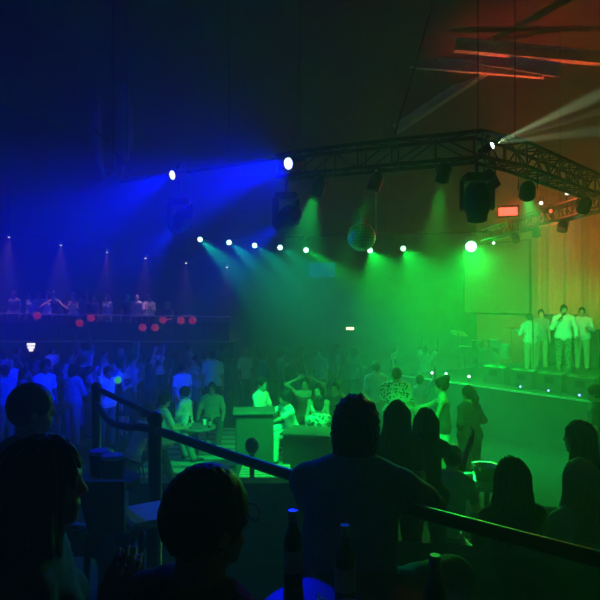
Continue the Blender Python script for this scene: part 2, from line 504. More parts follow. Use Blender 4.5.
        if hair in ('short', 'bun', 'ponytail', 'curly'):
            n = unit(Fh*.55-Hh*.84)
            F2 = ((X-C[0])*n[0]+(Y-C[1])*n[1]+(Z-C[2])*n[2]-.042).astype(np.float32)
            if hair in ('curly',): F2 -= .035
            keep = F2
            if len(q) > 1:
                ex = G2.field(q[1:], .02, .006); keep = np.minimum(F2, ex)
            F = np.maximum(F, keep)
        if hair == 'curly': F = wrinkle(F, G2, .005, 120, sd)
        elif hair == 'long' or hair == 'bob':
            th = np.arctan2((X-C[0])*Rh[0]+(Y-C[1])*Rh[1]+(Z-C[2])*Rh[2], (X-C[0])*Fh[0]+(Y-C[1])*Fh[1]+(Z-C[2])*Fh[2])
            F = F+(.0045*np.sin(th*17+Z*9+sd)+.003*np.sin(th*31-Z*14+X*20)).astype(np.float32)
        else: F = wrinkle(F, G2, .0018, 210 if h < .008 else 150, sd)
        out['hair'] = nets(F, G2.lo, hh)
    if s.get('cap'):
        G2 = Grid([ell(C+Hh*.03, [Rh, Fh, Hh], (.1, .12, .12)), cap(C+Fh*.1, C+Fh*.2, .09)], h, .03)
        F = G2.field([ell(C+Hh*.022-Fh*.006, [Rh, Fh, Hh], (.098, .118, .115))], .02)
        F = cut_plane(F, G2, C+Hh*.05, -Hh)
        F = np.minimum(F, G2.field([cap(C+Fh*.09+Hh*.055-Rh*.03, C+Fh*.17+Hh*.045, .055, .05, Hh, 6.0), cap(C+Fh*.09+Hh*.055+Rh*.03, C+Fh*.17+Hh*.045, .055, .05, Hh, 6.0)], .02))
        out['cap'] = nets(F, G2.lo, h)
    return out, J
def fem_bust(i, s): return s.get('fem') and i in (1, 3)
SKIN = [mat('skin_light', (.55, .36, .26), .55, var=.06), mat('skin_tan', (.40, .24, .16), .55, var=.06), mat('skin_brown', (.22, .12, .08), .55, var=.06)]
HAIRC = dict(black=mat('black_hair', (.012, .01, .009), .5, bump=.3, scale=80, spec=.15), brown=mat('brown_hair', (.07, .04, .022), .5, bump=.3, scale=80, spec=.15), blond=mat('blond_hair', (.5, .36, .2), .5, bump=.3, scale=80))
CL = dict(white=mat('white_fabric', (.8, .8, .8), .85, bump=.1, scale=90), pale=mat('pale_fabric', (.55, .56, .58), .85, bump=.1, scale=90),
          grey=mat('grey_fabric', (.25, .25, .26), .85, bump=.1, scale=90), dark=mat('dark_fabric', (.05, .05, .055), .85, bump=.1, scale=90),
          black=mat('black_fabric', (.018, .018, .02), .85, bump=.1, scale=90), denim=mat('denim_fabric', (.10, .14, .22), .85, bump=.2, scale=120),
          navy=mat('blue_fabric', (.16, .28, .5), .85, bump=.1, scale=90), red=mat('red_fabric', (.4, .06, .05), .85, bump=.1, scale=90),
          maroon=mat('maroon_print_fabric', (.22, .07, .06), .85, pattern='voronoi', rgb2=(.05, .02, .02), scale=30),
          leopard=mat('speckled_fabric', (.8, .8, .75), .85, pattern='voronoi', rgb2=(.08, .08, .06), scale=26),
          floral=mat('floral_fabric', (.75, .75, .72), .85, pattern='voronoi', rgb2=(.1, .12, .1), scale=18),
          stripe=mat('striped_fabric', (.75, .75, .75), .85, pattern='wave', rgb2=(.45, .45, .45), scale=9),
          camo=mat('camouflage_fabric', (.2, .22, .15), .85, pattern='voronoi', rgb2=(.06, .07, .05), scale=14),
          tan=mat('khaki_fabric', (.4, .33, .22), .85, bump=.1, scale=90))
SHOEM = mat('shoe_leather', (.03, .03, .03), .5)
WSHOE = mat('white_shoe', (.6, .6, .6), .6)
NAMES = dict(tee='shirt', shirt='shirt', long='long_sleeved_shirt', tank='vest_top', trousers='trousers', shorts='shorts', skirt='skirt', dress='dress_skirt')
def mesh_data(name, v, f, m):
    me = bpy.data.meshes.new(name)
    nf = len(f)
    me.vertices.add(len(v)); me.vertices.foreach_set('co', np.asarray(v, np.float32).ravel())
    me.loops.add(nf*4); me.loops.foreach_set('vertex_index', np.asarray(f, np.int32).ravel())
    me.polygons.add(nf); me.polygons.foreach_set('loop_start', np.arange(0, nf*4, 4, dtype=np.int32))
    me.polygons.foreach_set('use_smooth', np.ones(nf, bool))
    me.update(calc_edges=True); me.validate()
    me.materials.append(m)
    return me
HIPSTAND = .935
def person(label, s, px, py, d, zf, face, colors, skin=0, hairc='black', group=None, h=.012, key=None, scale=None, cat='person', seat_kind='stool', name='person', gz=None):
    """top of the head on the camera ray through (px, py) at depth d, feet or seat on the level zf, turned by face degrees"""
    s = dict(s)
    top_z = CAMZ-(py-300)/600*d
    seat_h = None
    J0 = skeleton(s); 
    headtop = J0['head']+J0['Hh']*.135
    if s.get('seat'):
        sc = scale or 1.0
        seat_h = (top_z-zf)/sc-headtop[2]-.105
        s['hipz'] = seat_h+.105
    if key and key in CACHE: parts, J, sc0 = CACHE[key]
    else:
        parts_np, J = person_meshes(s, h); parts = {}
        mk = {}
        parts['body'] = mesh_data('body', *parts_np['body'], SKIN[skin])
        if 'top' in parts_np and len(parts_np['top'][0]): parts['top'] = mesh_data('top', *parts_np['top'], CL[colors[0]])
        if 'bottom' in parts_np: parts['bottom'] = mesh_data('bottom', *parts_np['bottom'], CL[colors[1]])
        if 'hair' in parts_np: parts['hair'] = mesh_data('hair', *parts_np['hair'], HAIRC[hairc])
        if 'cap' in parts_np: parts['cap'] = mesh_data('cap', *parts_np['cap'], CL['dark'])
        for i, q in enumerate(parts_np['shoes']): parts['shoe%d' % i] = mesh_data('shoe', *q, WSHOE if s.get('wshoe') else SHOEM)
        if key: CACHE[key] = (parts, J, 1)
    headtop = J['head']+J['Hh']*.135
    low = min(J['Ran'][2], J['Lan'][2])-.09
    if s.get('seat'): zoff = (seat_h+.105)
    else:
        zoff = -low
        sc = scale or (top_z-zf)/(headtop[2]-low)
        if not .86 < sc < 1.14: print('SCALE', label, round(sc, 2))
        sc = min(1.15, max(.84, sc))
    rz = math.radians(face)
    hx, hy = headtop[0]*sc, headtop[1]*sc
    ox = hx*math.cos(rz)-hy*math.sin(rz); oy = hx*math.sin(rz)+hy*math.cos(rz)
    loc = V(((px-300)/600*d-ox, d-oy, zf))
    root = empty(name, loc, label, cat, group, rz)
    root.scale = (sc, sc, sc)
    def ch(nm, me, m):
        o = bpy.data.objects.new(nm, me); COL.objects.link(o); o.parent = root; o.location = (0, 0, zoff)
        o.material_slots[0].link = 'OBJECT'; o.material_slots[0].material = m
        return o
    ch('body', parts['body'], SKIN[skin])
    if 'top' in parts: ch(NAMES[s.get('top', 'tee')], parts['top'], CL[colors[0]])
    if 'bottom' in parts: ch(NAMES[s.get('bottom', 'trousers')], parts['bottom'], CL[colors[1]])
    if 'hair' in parts: ch('hair', parts['hair'], HAIRC[hairc])
    if 'cap' in parts: ch('cap', parts['cap'], CL['dark'])
    for k in ('shoe0', 'shoe1'): ch('shoe', parts[k], WSHOE if s.get('wshoe') else SHOEM)
    info = dict(root=root, J=J, sc=sc, zoff=zoff, seat=seat_h*sc if seat_h is not None else None, rz=rz, loc=loc)
    if seat_h is not None: print('SEAT %.2f'%(seat_h*sc), label)
    return info
def world_of(info, p):
    p = np.array(p)*info['sc']; c, s_ = math.cos(info['rz']), math.sin(info['rz'])
    return V((p[0]*c-p[1]*s_, p[0]*s_+p[1]*c, p[2]+info['zoff']*info['sc']))+info['loc']
# ---------------------------------------------------------------- the hall
ZT, Z2 = 1.2, 0.7            # terrace and lower tier above the dance floor
CEIL = 8.6
struct('floor', MB().box((1, 11, -.1), (30, 34, .2)), mat('floor_vinyl', (.028, .026, .02), .9, scale=3, spec=.05))
struct('wall_left', MB().box((-13.1, 11, 4.2), (.2, 34, 9)), WALLD)
struct('wall_right', MB().box((15.1, 11, 4.2), (.2, 34, 9)), WALLD)
struct('wall_back', MB().box((1, 27.1, 4.2), (28.4, .2, 9)), WALLD)
struct('wall_front', MB().box((1, -5.1, 4.2), (28.4, .2, 9)), WALLD)
struct('ceiling', MB().box((1, 11, CEIL+.1), (28.4, 32.4, .2)), mat('ceiling_board', (.07, .07, .075), .9, scale=1.5))
# roof steel below the ceiling
STEEL = mat('painted_roof_steel', (.6, .56, .54), .6)
def steel(a, b, w=.16, hgt=.26):
    a, b = V(a), V(b); d = b-a
    x = V((0, 0, 1)).cross(d).normalized(); y = d.normalized().cross(x)
    M = Matrix((x, d.normalized(), y)).transposed()
    m = MB(); c = (a+b)/2; L = d.length
    m.box(c+y*(hgt/2-.015), (w, L, .03), M=M); m.box(c-y*(hgt/2-.015), (w, L, .03), M=M); m.box(c, (.025, L, hgt-.06), M=M)
    return m
beams = [(P(418, 50, 14), P(700, -8, 12)), (P(440, 52, 14.5), P(560, 70, 11.5)), (P(380, 60, 15), P(545, 72, 12.5)), (P(405, 5, 13), P(520, 80, 16)),
         (P(545, 30, 13.5), P(395, 130, 17.5)), (P(330, 30, 13), P(470, -5, 12.5)), (P(330, 52, 15.5), P(430, 28, 14.8)), (P(100, 40, 14), P(330, 75, 18)), (P(455, 45, 12.5), P(640, 62, 12.5))]
for a, b in beams:
    o = struct('ceiling_beam', steel(a, b), STEEL); 
struct('ceiling_soffit', MB().prism([(-12.9, 4), (-6.2, 9.5), (-5.2, 14), (-5.6, 18), (-7.5, 21), (-12.9, 22)], 6.8, CEIL-.01), mat('soffit_paint', (.05, .05, .055), .85))

# the terrace in front, a lower tier beyond its railing
rail_xy = [(-4.6, 5.3), (-1.67, 4.92), (-.918, 3.8), (0, 2.77), (.95, 1.9), (1.75, 1.25), (3.4, .1)]
TERR = mat('terrace_carpet', (.035, .035, .04), .95, scale=30)
terr = [(-12.9, -4.9), (-12.9, 5.45), (-4.6, 5.45)]+[(x+.10, y+.10) for x, y in rail_xy[1:]]+[(4.2, -.4), (4.2, -4.9)]
struct('terrace_floor', MB().prism(terr, 0, ZT), TERR)
tier = [(-1.5, 5.06)]+[(x+.10, y+.10) for x, y in rail_xy[2:]]+[(4.2, -.4), (9.5, -.4), (9.5, 5.6), (1.1, 5.6), (.55, 5.35), (-1.5, 5.35)]
struct('lower_tier_floor', MB().prism(tier, 0, Z2), mat('tier_carpet', (.05, .055, .05), .95, scale=30))
struct('low_partition_wall', MB().box((-.45, 5.3, Z2+.34), (2.1, .1, .68)).box((-.45, 5.3, Z2+.69), (2.16, .16, .03)), mat('partition_paint', (.10, .11, .10), .7))
# striped deck on the dance floor
DECK = planks('deck_strips', (.35, .35, .33), (.06, .06, .06), .42, 1)
struct('deck_floor', MB().box((-.7, 11.2, .03), (4.2, 5.2, .06)), DECK)
# ---------------------------------------------------------------- railing
def smooth_path(pts, n=8):
    pts = [V(p) for p in pts]; out = []
    for i in range(len(pts)-1):
        p0, p1, p2, p3 = pts[max(i-1, 0)], pts[i], pts[i+1], pts[min(i+2, len(pts)-1)]
        for k in range(n):
            t = k/n
            out.append(.5*((2*p1)+(p2-p0)*t+(2*p0-5*p1+4*p2-p3)*t*t+(3*p1-p0-3*p2+p3)*t**3))
    return out+[pts[-1]]
ra = empty('railing', (-.918, 3.8, ZT), 'dark painted handrail on posts running across the front of the terrace', 'railing')
pA = V((-.918, 3.8, 2.175))
low = smooth_path([V((-1.67, 4.92, 2.155)), V((-1.47, 4.62, 2.07)), V((-1.22, 4.25, 2.10)), pA, V((0, 2.77, 2.178)), V((.95, 1.9, 2.178)), V((1.75, 1.25, 2.178)), V((3.4, .1, 2.178))])
MB().path(low, .027, 14).build('handrail', RAILM, ra)
MB().path([V((-.918, 3.8, 2.265)), V((-1.67, 4.92, 2.275))], .022, 12).build('upper_rail', RAILM, ra)
MB().path([V((-.918, 3.8, 1.45)), V((-1.67, 4.92, 1.45))], .016, 10).build('lower_rail', RAILM, ra)
def post(x, y, z1, r, cap_=True):
    m = MB().lathe((x, y, ZT), (0, 0, 1), [(0, r*2), (.015, r*2), (.02, r), (z1-ZT, r)], 16)
    o = m.build('post', RAILM, ra)
    if cap_: MB().ball((x, y, z1+.01), (r*1.25, r*1.25, r*1.1), 14, 8).build('post_cap', RAILM, ra)
post(-.918, 3.8, 2.24, .043); post(-1.67, 4.92, 2.28, .035)
post(1.55, 1.41, 2.17, .03, False); post(2.9, .45, 2.17, .03, False)

# ---------------------------------------------------------------- stage
e = V((.594, -.805, 0)); n = V((.805, .594, 0)); E0 = V((3.33, 14.5, 0))
def S(t, u, z=0): return E0+e*t+n*u+V((0, 0, z))
SZ = 1.07
def xy(p): return (p.x, p.y)
struct('stage', MB().prism([xy(S(-1.2, 0)), xy(S(6.6, 0)), xy(S(6.6, 7.4)), xy(S(-1.2, 7.4))], 0, SZ), mat('stage_paint', (.03, .031, .03), .8, scale=4, spec=.1))
ed = MB(); a, b = S(-1.2, -.02, SZ-.015), S(6.6, -.02, SZ-.015)
M = Matrix((n, e, V((0, 0, 1)))).transposed()
ed.box((a+b)/2, (.04, (b-a).length, .035), M=M)
struct('stage_trim', ed, mat('stage_edge_strip', (.8, .8, .78), .5))
struct('wall_stage', MB().box(S(2.7, 6.6, 4.3), (.2, 13, 8.4), M=M), mat('stage_wall', (.3, .2, .14), .85, scale=1.5))
# pale floor in front of the stage
# screen
sc_ = empty('projection_screen', S(-3.05+.5, 6.4, 2.4), 'large pale projection screen high on the wall behind the stage', 'screen')
SCR = mat('screen_cloth', (.17, .18, .17), .8)
c0 = S(-2.95, 6.42, 3.75)
MB().box(c0, (.03, 2.6, 2.4), M=M).build('screen_surface', SCR, sc_)
fr = MB()
for dz in (-1.22, 1.22): fr.box(c0+V((0, 0, dz)), (.06, 2.7, .06), M=M)
for dt in (-1.32, 1.32): fr.box(c0+e*dt, (.06, .06, 2.4), M=M)
fr.build('screen_frame', BLACK, sc_)
# curtain
def curtain(t0, t1, u, z0, z1, name, label):
    m = MB(); N = 120; vs = []; fs = []
    for zi in (0, 1, 2, 3):
        z = z0+(z1-z0)*zi/3
        for i in range(N+1):
            t = t0+(t1-t0)*i/N; w = .07*math.sin(i*.55)+.03*math.sin(i*1.3)
            vs.append(S(t, u+w, z))
    for i in range(N+1): pass
    for zi in range(3):
        for i in range(N): fs.append((zi*(N+1)+i, zi*(N+1)+i+1, (zi+1)*(N+1)+i+1, (zi+1)*(N+1)+i))
    m.add(vs, fs, True)
    o = m.build(name, mat('stage_curtain_velvet', (.5, .24, .13), .9, sheen=.3), None, at=S((t0+t1)/2, u, z0))
    md = o.modifiers.new('thick', 'SOLIDIFY'); md.thickness = .015
    tag(o, label, 'curtain')
curtain(-1.3, 5.2, 6.3, SZ+.0, 6.9, 'stage_curtain', 'tall tan folded curtain hanging behind the performers on the stage')

def monitor(t, u, label, led=True):
    o = S(t, u, SZ); r = empty('floor_monitor', o, label, 'stage monitor', 'wedge monitors along the stage edge')
    W, D, Hh = .56, .5, .40
    prof = [(-.02, 0), (D, 0), (D, .12), (.16, Hh), (-.02, Hh*.92)]     # u, z : baffle faces the performers
    vs = [o+e*sx*W/2+n*p[0]+V((0, 0, p[1])) for sx in (-1, 1) for p in prof]; k = len(prof)
    fs = [tuple(range(k)), tuple(reversed(range(k, 2*k)))]+[(i, i+k, (i+1) % k+k, (i+1) % k) for i in range(k)]
    MB().add(vs, fs).build('cabinet', mat('monitor_paint', (.12, .12, .12), .6), r)
    g0, g1 = V((D, 0, .12)), V((.16, 0, Hh)); dd = (g1-g0)
    vs = [o+e*sx*W*.45+n*(g0.x+dd.x*q+.012)+V((0, 0, g0.z+dd.z*q+.012)) for q in (.06, .94) for sx in (-1, 1)]
    vs += [v_-n*.008-V((0, 0, .008)) for v_ in vs]
    MB().add(vs, [(0, 1, 3, 2), (4, 6, 7, 5), (0, 2, 6, 4), (1, 5, 7, 3), (0, 4, 5, 1), (2, 3, 7, 6)]).build('grille', mat('grille_mesh', (.05, .05, .05), .7), r)
    # connector recess and handle on the back
    MB().box(o+n*(-.024)+V((0, 0, .24)), (.012, .2, .14), M=M).build('connector_panel', BLACK, r)
    MB().box(o+n*(.08)+V((0, 0, Hh*.97+.006)), (.05, .16, .015), M=M).build('carry_handle', BLACK, r)
    if led: MB().ball(o+n*(-.05)+V((0, 0, .02))+e*.0, .022, 10, 6).build('indicator_light', emit('blue_led', (.25, .45, 1), 3), r)['label'] = 'glowing blue light at the foot of the monitor'
monitor(1.15, .60, 'wedge floor monitor farthest from the right end of the stage edge', False)
monitor(1.93, .52, 'second wedge floor monitor along the stage edge, in front of the striped-shirt performer')
monitor(2.62, .48, 'third wedge floor monitor along the stage edge, beside the singer in camouflage trousers')
monitor(3.33, .42, 'wedge floor monitor nearest the right end of the stage edge')
for px, py, d, nm in ((432, 367, 14.9, 'far left'), (446, 369, 14.7, 'middle'), (469, 372.5, 14.2, 'right-hand')):
    p = P(px, py, d); p.z = SZ+.12
    r = empty('stage_uplight', V((p.x, p.y, SZ)), 'tiny white stage light on the stage edge, %s of three in a row' % nm, 'stage light', 'tiny lights on the stage edge')
    MB().lathe((p.x, p.y, SZ), (0, 0, 1), [(0, .05), (.02, .05), (.03, .03), (.09, .03)], 10).build('stand', BLACK, r)
    MB().ball((p.x, p.y, SZ+.12), .035, 10, 6).build('bulb', emit('white_led', (.8, .95, 1), 3), r)
# instruments at the back of the stage
def drum_kit(o):
    r = empty('drum_kit', o, 'drum kit with cymbals standing at the dark back of the stage', 'drum kit')
    sh = mat('drum_shell', (.2, .2, .22), .3); hd = mat('drum_head', (.7, .7, .68), .6); br = mat('cymbal_brass', (.7, .5, .2), .3, 1.0)
    m = MB().tube(o+V((0, -.25, .3)), o+V((0, .2, .3)), .29, n=24); m.build('bass_drum', sh, r)
    for dx, dy, z, rr, hh in ((-.24, -.05, .62, .16, .2), (.22, -.05, .62, .17, .22), (.55, .35, .3, .22, .4), (-.5, .3, .5, .18, .13)):
        c = o+V((dx, dy, z)); q = MB().tube(c, c+V((0, 0, hh)), rr, n=20).build('drum', sh, r)
        MB().tube(c+V((0, 0, hh)), c+V((0, 0, hh+.012)), rr*.97, n=20).build('drum_head', hd, q)
        if z > .4: MB().tube(c, V((c.x, c.y, o.z)), .018).build('drum_stand', CHROME, r)
    for dx, dy, z in ((-.75, 0, 1.05), (.7, -.05, 1.15), (-.55, .55, .95)):
        c = o+V((dx, dy, 0))
        MB().tube(c, c+V((0, 0, z)), .014).build('cymbal_stand', CHROME, r)
        MB().lathe(c+V((0, 0, z-.01)), (.1, -.15, 1), [(0, .22), (.006, .22), (.02, .07), (.04, .03)], 24).build('cymbal', br, r)
drum_kit(S(-.55, 2.6, SZ))
def cabinet_speaker(o, w, hh, dp, label, cat='speaker'):
    r = empty('loudspeaker', o, label, cat)
    MB().rbox(o+V((0, 0, hh/2)), (dp, w, hh), .02, M=M).build('cabinet', BLACK, r)
    MB().box(o-n*(dp/2+.008)+V((0, 0, hh/2)), (.014, w*.9, hh*.9), M=M).build('grille', mat('grille_mesh', (.05, .05, .05), .7), r)
    for z in (.28, .68):
        MB().lathe(o-n*(dp/2+.012)+V((0, 0, hh*z)), -n, [(0, w*.32), (.008, w*.34), (.014, w*.30)], 20).build('speaker_cone', DGREY, r)
cabinet_speaker(S(-.1, 5.6, SZ), .75, 1.5, .6, 'tall black loudspeaker below the projection screen at the left back of stage')
cabinet_speaker(S(.75, 5.7, SZ), .7, 1.1, .5, 'lower black loudspeaker behind the striped-shirt performer')
# keyboard desk at the right
kd = S(3.35, 4.4, SZ)
r = empty('keyboard_stand', kd, 'dark keyboard on a stand behind the right-hand performers on stage', 'keyboard')
MB().rbox(kd+V((0, 0, 1.0)), (.35, 1.3, .1), .015, M=M).build('keyboard_body', BLACK, r)
MB().box(kd-n*.05+V((0, 0, 1.055)), (.2, 1.2, .012), M=M).build('keys', mat('ivory_keys', (.7, .7, .66), .4), r)
for s_ in (-1, 1):
    MB().tube(kd+e*.5*s_+n*.2, kd+e*.5*s_-n*.18+V((0, 0, .95)), .02).tube(kd+e*.5*s_-n*.2, kd+e*.5*s_+n*.18+V((0, 0, .95)), .02).build('leg', DGREY, r)
def mic_stand(o, hgt, label):
    r = empty('microphone_stand', o, label, 'microphone stand')
    MB().lathe(o, (0, 0, 1), [(0, .13), (.02, .13), (.03, .02)], 20).build('base', BLACK, r)
    MB().tube(o+V((0, 0, .02)), o+V((0, 0, hgt)), .012).build('pole', DGREY, r)
    m = MB().tube(o+V((0, 0, hgt)), o+V((-.05, -.06, hgt+.12)), .013, .02); m.ball(o+V((-.055, -.065, hgt+.14)), .03, 10, 8); m.build('microphone', BLACK, r)
mic_stand(V((P(533, 0, 15.2).x, 15.2, SZ)), 1.35, 'thin microphone stand in front of the striped-shirt performer')
# ---------------------------------------------------------------- balcony across the hall, far left
BALZ = 1.62
struct('balcony', MB().prism([(-12.9, 19.9), (-2.2, 19.9), (-2.2, 26.9), (-12.9, 26.9)], 0, BALZ), mat('balcony_front', (.05, .05, .055), .8))
br_ = empty('balcony_railing', (-7.5, 19.95, BALZ), 'long pale-topped railing along the front of the far balcony', 'railing')
MB().path([V((-12.8, 19.95, 2.58)), V((-2.3, 19.95, 2.43))], .03, 8).build('handrail', mat('balcony_rail', (.45, .42, .42), .5), br_)
bp = MB()
for k in range(12):
    x = -12.6+k*.93; MB().tube((x, 19.95, BALZ), (x, 19.95, 2.57-.014*(x+12.8)), .02, n=8).build('post', DGREY, br_)
MB().box((-7.55, 19.97, 1.95), (10.4, .03, .62)).build('infill_panel', mat('rail_panel', (.05, .05, .06), .6), br_)
LANT = emit('red_added_glow', (1, .05, .06), .22)  # faint emission added to brighten the red balls under the balcony rail
for i, (px, py) in enumerate(((37, 315.5), (79.5, 323), (91, 318), (142.5, 327.5), (155, 327.5), (163, 320), (181, 320.5), (192.5, 320.5))):
    p = P(px, py, 19.72)
    nm = ['leftmost, hanging alone under the balcony rail', 'second from the left, just below the reclining arm', 'third from the left, at the rail right of the reclining arm', 'lower left one of the group of five', 'lower one beside the first of the group of five', 'first of the upper three in the group of five', 'middle of the upper three in the group of five', 'rightmost of all on the balcony front'][i]
    r = empty('red_lantern', p, 'round red lantern, '+nm, 'lantern', 'red lanterns along the balcony front')
    m = MB(); m.ball(p, .125, 18, 12); m.build('shade', LANT, r)
    MB().lathe(p+V((0, 0, .1)), (0, 0, 1), [(0, .05), (.03, .05), (.035, .03)], 12).build('collar', BLACK, r)
    zt = 2.57-.014*(p.x+12.8)
    MB().path([p+V((0, 0, .12)), V((p.x, 19.78, zt-.02)), V((p.x, 19.94, zt-.01))], .006, 6).build('hook', BLACK, r)

# ---------------------------------------------------------------- lighting rig
TZ = 4.8
def truss(name, pts, label, w=.3):
    pts = [V(p) for p in pts]; r = empty(name, pts[0], label, 'truss')
    offs = []
    for i, p in enumerate(pts):
        d = (pts[min(i+1, len(pts)-1)]-pts[max(i-1, 0)]); d.z = 0; d.normalize()
        offs.append(V((-d.y, d.x, 0))*(w/2))
    ch = {}
    for sx in (-1, 1):
        for sz in (-1, 1):
            line = [p+o*sx+V((0, 0, sz*w/2)) for p, o in zip(pts, offs)]; ch[sx, sz] = line
            MB().path(line, .025, 8).build('chord', ALU, r)
    la = MB()
    for i in range(len(pts)-1):
        L = (pts[i+1]-pts[i]).length; N = max(1, int(L/(w*1.15)))
        for k in range(N):
            def q(key, t): return ch[key][i].lerp(ch[key][i+1], t)
            t0, t1 = k/N, (k+1)/N
            for A_, B_ in (((-1, -1), (-1, 1)), ((1, -1), (1, 1)), ((-1, -1), (1, -1)), ((-1, 1), (1, 1))):
                if k % 2: A_, B_ = B_, A_
                la.tube(q(A_, t0), q(B_, t1), .011, n=6, caps=False)
                la.tube(q(A_, t0), q(B_, t0), .011, n=6, caps=False)
    la.build('lacing', ALU, r)
    return r
tp = [P(284, 168, 8.2), P(300, 165, 8), P(395, 155, 7.45), P(478, 147, 7.06), P(515, 155, 7.5), P(600, 190, 9.8)]
for p in tp: p.z = TZ
trA = truss('lighting_truss', tp, 'near lighting truss curving from the middle of the hall to the right side')
for k, p in enumerate((tp[1], tp[3], tp[4])): 
    MB().tube(p+V((0, 0, .15)), V((p.x, p.y, CEIL)), .006).build('hanging_cable', DGREY, trA)
tq = [P(628, 193, 10.1), P(560, 213, 12.45), P(487, 236, 16.6)]
tq[0].z = tq[1].z = TZ; tq[2].z = TZ
pipe_l = [V(tp[0])+V((.02, 0, .15)), V((P(120, 0, 9.9).x, 9.9, TZ+.15))]
lp_ = empty('lighting_pipe', pipe_l[0], 'thin dark pipe running left from the near truss, carrying the left blue lamp', 'lighting bar')
MB().tube(pipe_l[0], pipe_l[1], .025).build('pipe', BLACK, lp_)
for t in (.3, .95):
    p = pipe_l[0].lerp(pipe_l[1], t); MB().tube(p, V((p.x, p.y, CEIL)), .006).build('hanging_cable', DGREY, lp_)
tpl = [pipe_l[1]+V((0, 0, .125)), pipe_l[0]+V((0, 0, .125))]
trB = truss('lighting_truss', tq, 'far lighting truss slanting up to the right above the stage')
for p in (tq[0], tq[2], tq[1]): MB().tube(p+V((0, 0, .15)), V((p.x, p.y, CEIL)), .006).build('hanging_cable', DGREY, trB)
# long dark cable seen against the ceiling
# far bar with the row of lamps
fa, fb = V((-3.6, 19.6, 5.0)), V((5.9, 17.6, 5.0))
bar = empty('lighting_bar', (fa+fb)/2, 'long straight lighting pipe carrying the row of small lamps across the hall', 'lighting bar')
MB().tube(fa, fb, .035).build('pipe', DGREY, bar)
for t in (.05, .35, .65, .95):
    p = fa.lerp(fb, t); MB().tube(p, V((p.x, p.y, CEIL)), .006).build('hanging_cable', DGREY, bar)

LENS = {}
def par(mount, head, aim, rgb, strength, label, cat='stage lamp', group=None, r0=.11, ln=.26, lit=True, name='par_can', drop=True):
    """mount: point on the truss; head: centre of the lens; aim: where it points"""
    d = (V(aim)-V(head)).normalized(); head = V(head)
    r = empty(name, mount, label, cat, group)
    back = head-d*ln
    MB().lathe(back, d, [(0, r0*.45), (.03, r0*.75), (.08, r0*.95), (ln-.03, r0), (ln-.0, r0*1.04), (ln+.012, r0*1.04)], 20).build('housing', BLACK, r)
    MB().lathe(head, d, [(.0, r0*.92), (.016, r0*.9), (.03, r0*.5), (.034, .001)], 20).build('lens', emit('lens_%s' % name if not lit else 'lens_%.2f_%.2f_%.2f_%g' % (*rgb, strength), rgb, strength if lit else .0), r)['label'] = 'glowing lens' if lit else 'unlit lens'
    x, y, _ = basis(d); side = V((d.y, -d.x, 0)); side = side.normalized() if side.length > .01 else V((1, 0, 0))
    mid = head-d*ln*.5
    top = V((mid.x, mid.y, max(mid.z+r0+.08, min(V(mount).z, mid.z+.3))))
    MB().path([mid+side*(r0+.015), top+side*(r0+.01), top-side*(r0+.01), mid-side*(r0+.015)], .009, 6).build('yoke', DGREY, r)
    if (V(mount)-top).length > .02: MB().tube(top, mount, .013).build('drop_rod', DGREY, r)
    MB().box(V(mount), (.05, .05, .06)).build('clamp', DGREY, r)
    return r
def moving_head(mount, c, aim, label, lit=None, sc=1.0):
    """dark moving-head spotlight hung under the truss: base, yoke arms, head"""
    mount, c = V(mount), V(c); d = (V(aim)-c).normalized()
    r = empty('moving_head_light', mount, label, 'moving head light')
    top = c+V((0, 0, .36*sc))
    MB().rbox(top, (.36*sc, .28*sc, .12*sc), .02*sc).build('base', BLACK, r)
    side = V((d.y, -d.x, 0)); side = side.normalized() if side.length > .1 else V((1, 0, 0))
    for s_ in (-1, 1):
        a = c+side*s_*.2*sc
        Mx = Matrix((side, V((0, 0, 1)).cross(side), V((0, 0, 1)))).transposed()
        MB().rbox(a+V((0, 0, .13*sc)), (.055*sc, .15*sc, .42*sc), .015*sc, M=Mx).build('yoke_arm', BLACK, r)
    MB().lathe(c-d*.2*sc, d, [(-.10*sc, .10*sc), (-.05*sc, .15*sc), (.06*sc, .178*sc), (.25*sc, .175*sc), (.34*sc, .14*sc), (.42*sc, .13*sc)], 20).build('head', DGREY, r)
    MB().lathe(c+d*.215*sc, d, [(0, .11*sc), (.015*sc, .105*sc), (.03*sc, .05*sc), (.033*sc, .001)], 20).build('lens', emit('moving_lens', (.1, .1, .12), .0) if lit is None else lit, r)
    MB().tube(top+V((0, 0, .06*sc)), mount, .02).build('clamp', DGREY, r)
    return r
def on(line, px):   # point on the underside of a truss line seen at picture column px
    for a, b in zip(line[:-1], line[1:]):
        qa, qb = a.x/a.y, b.x/b.y; q = (px-300)/600
        if min(qa, qb) <= q <= max(qa, qb):
            t = (q*a.y-a.x)/((b.x-a.x)-q*(b.y-a.y)); return a.lerp(b, t)+V((0, 0, -.15))
BLUE, GREEN, RED = (.0, .002, 1), (.0, 1, .06), (1, .06, .02)
TEAL = (.1, 1, .55)
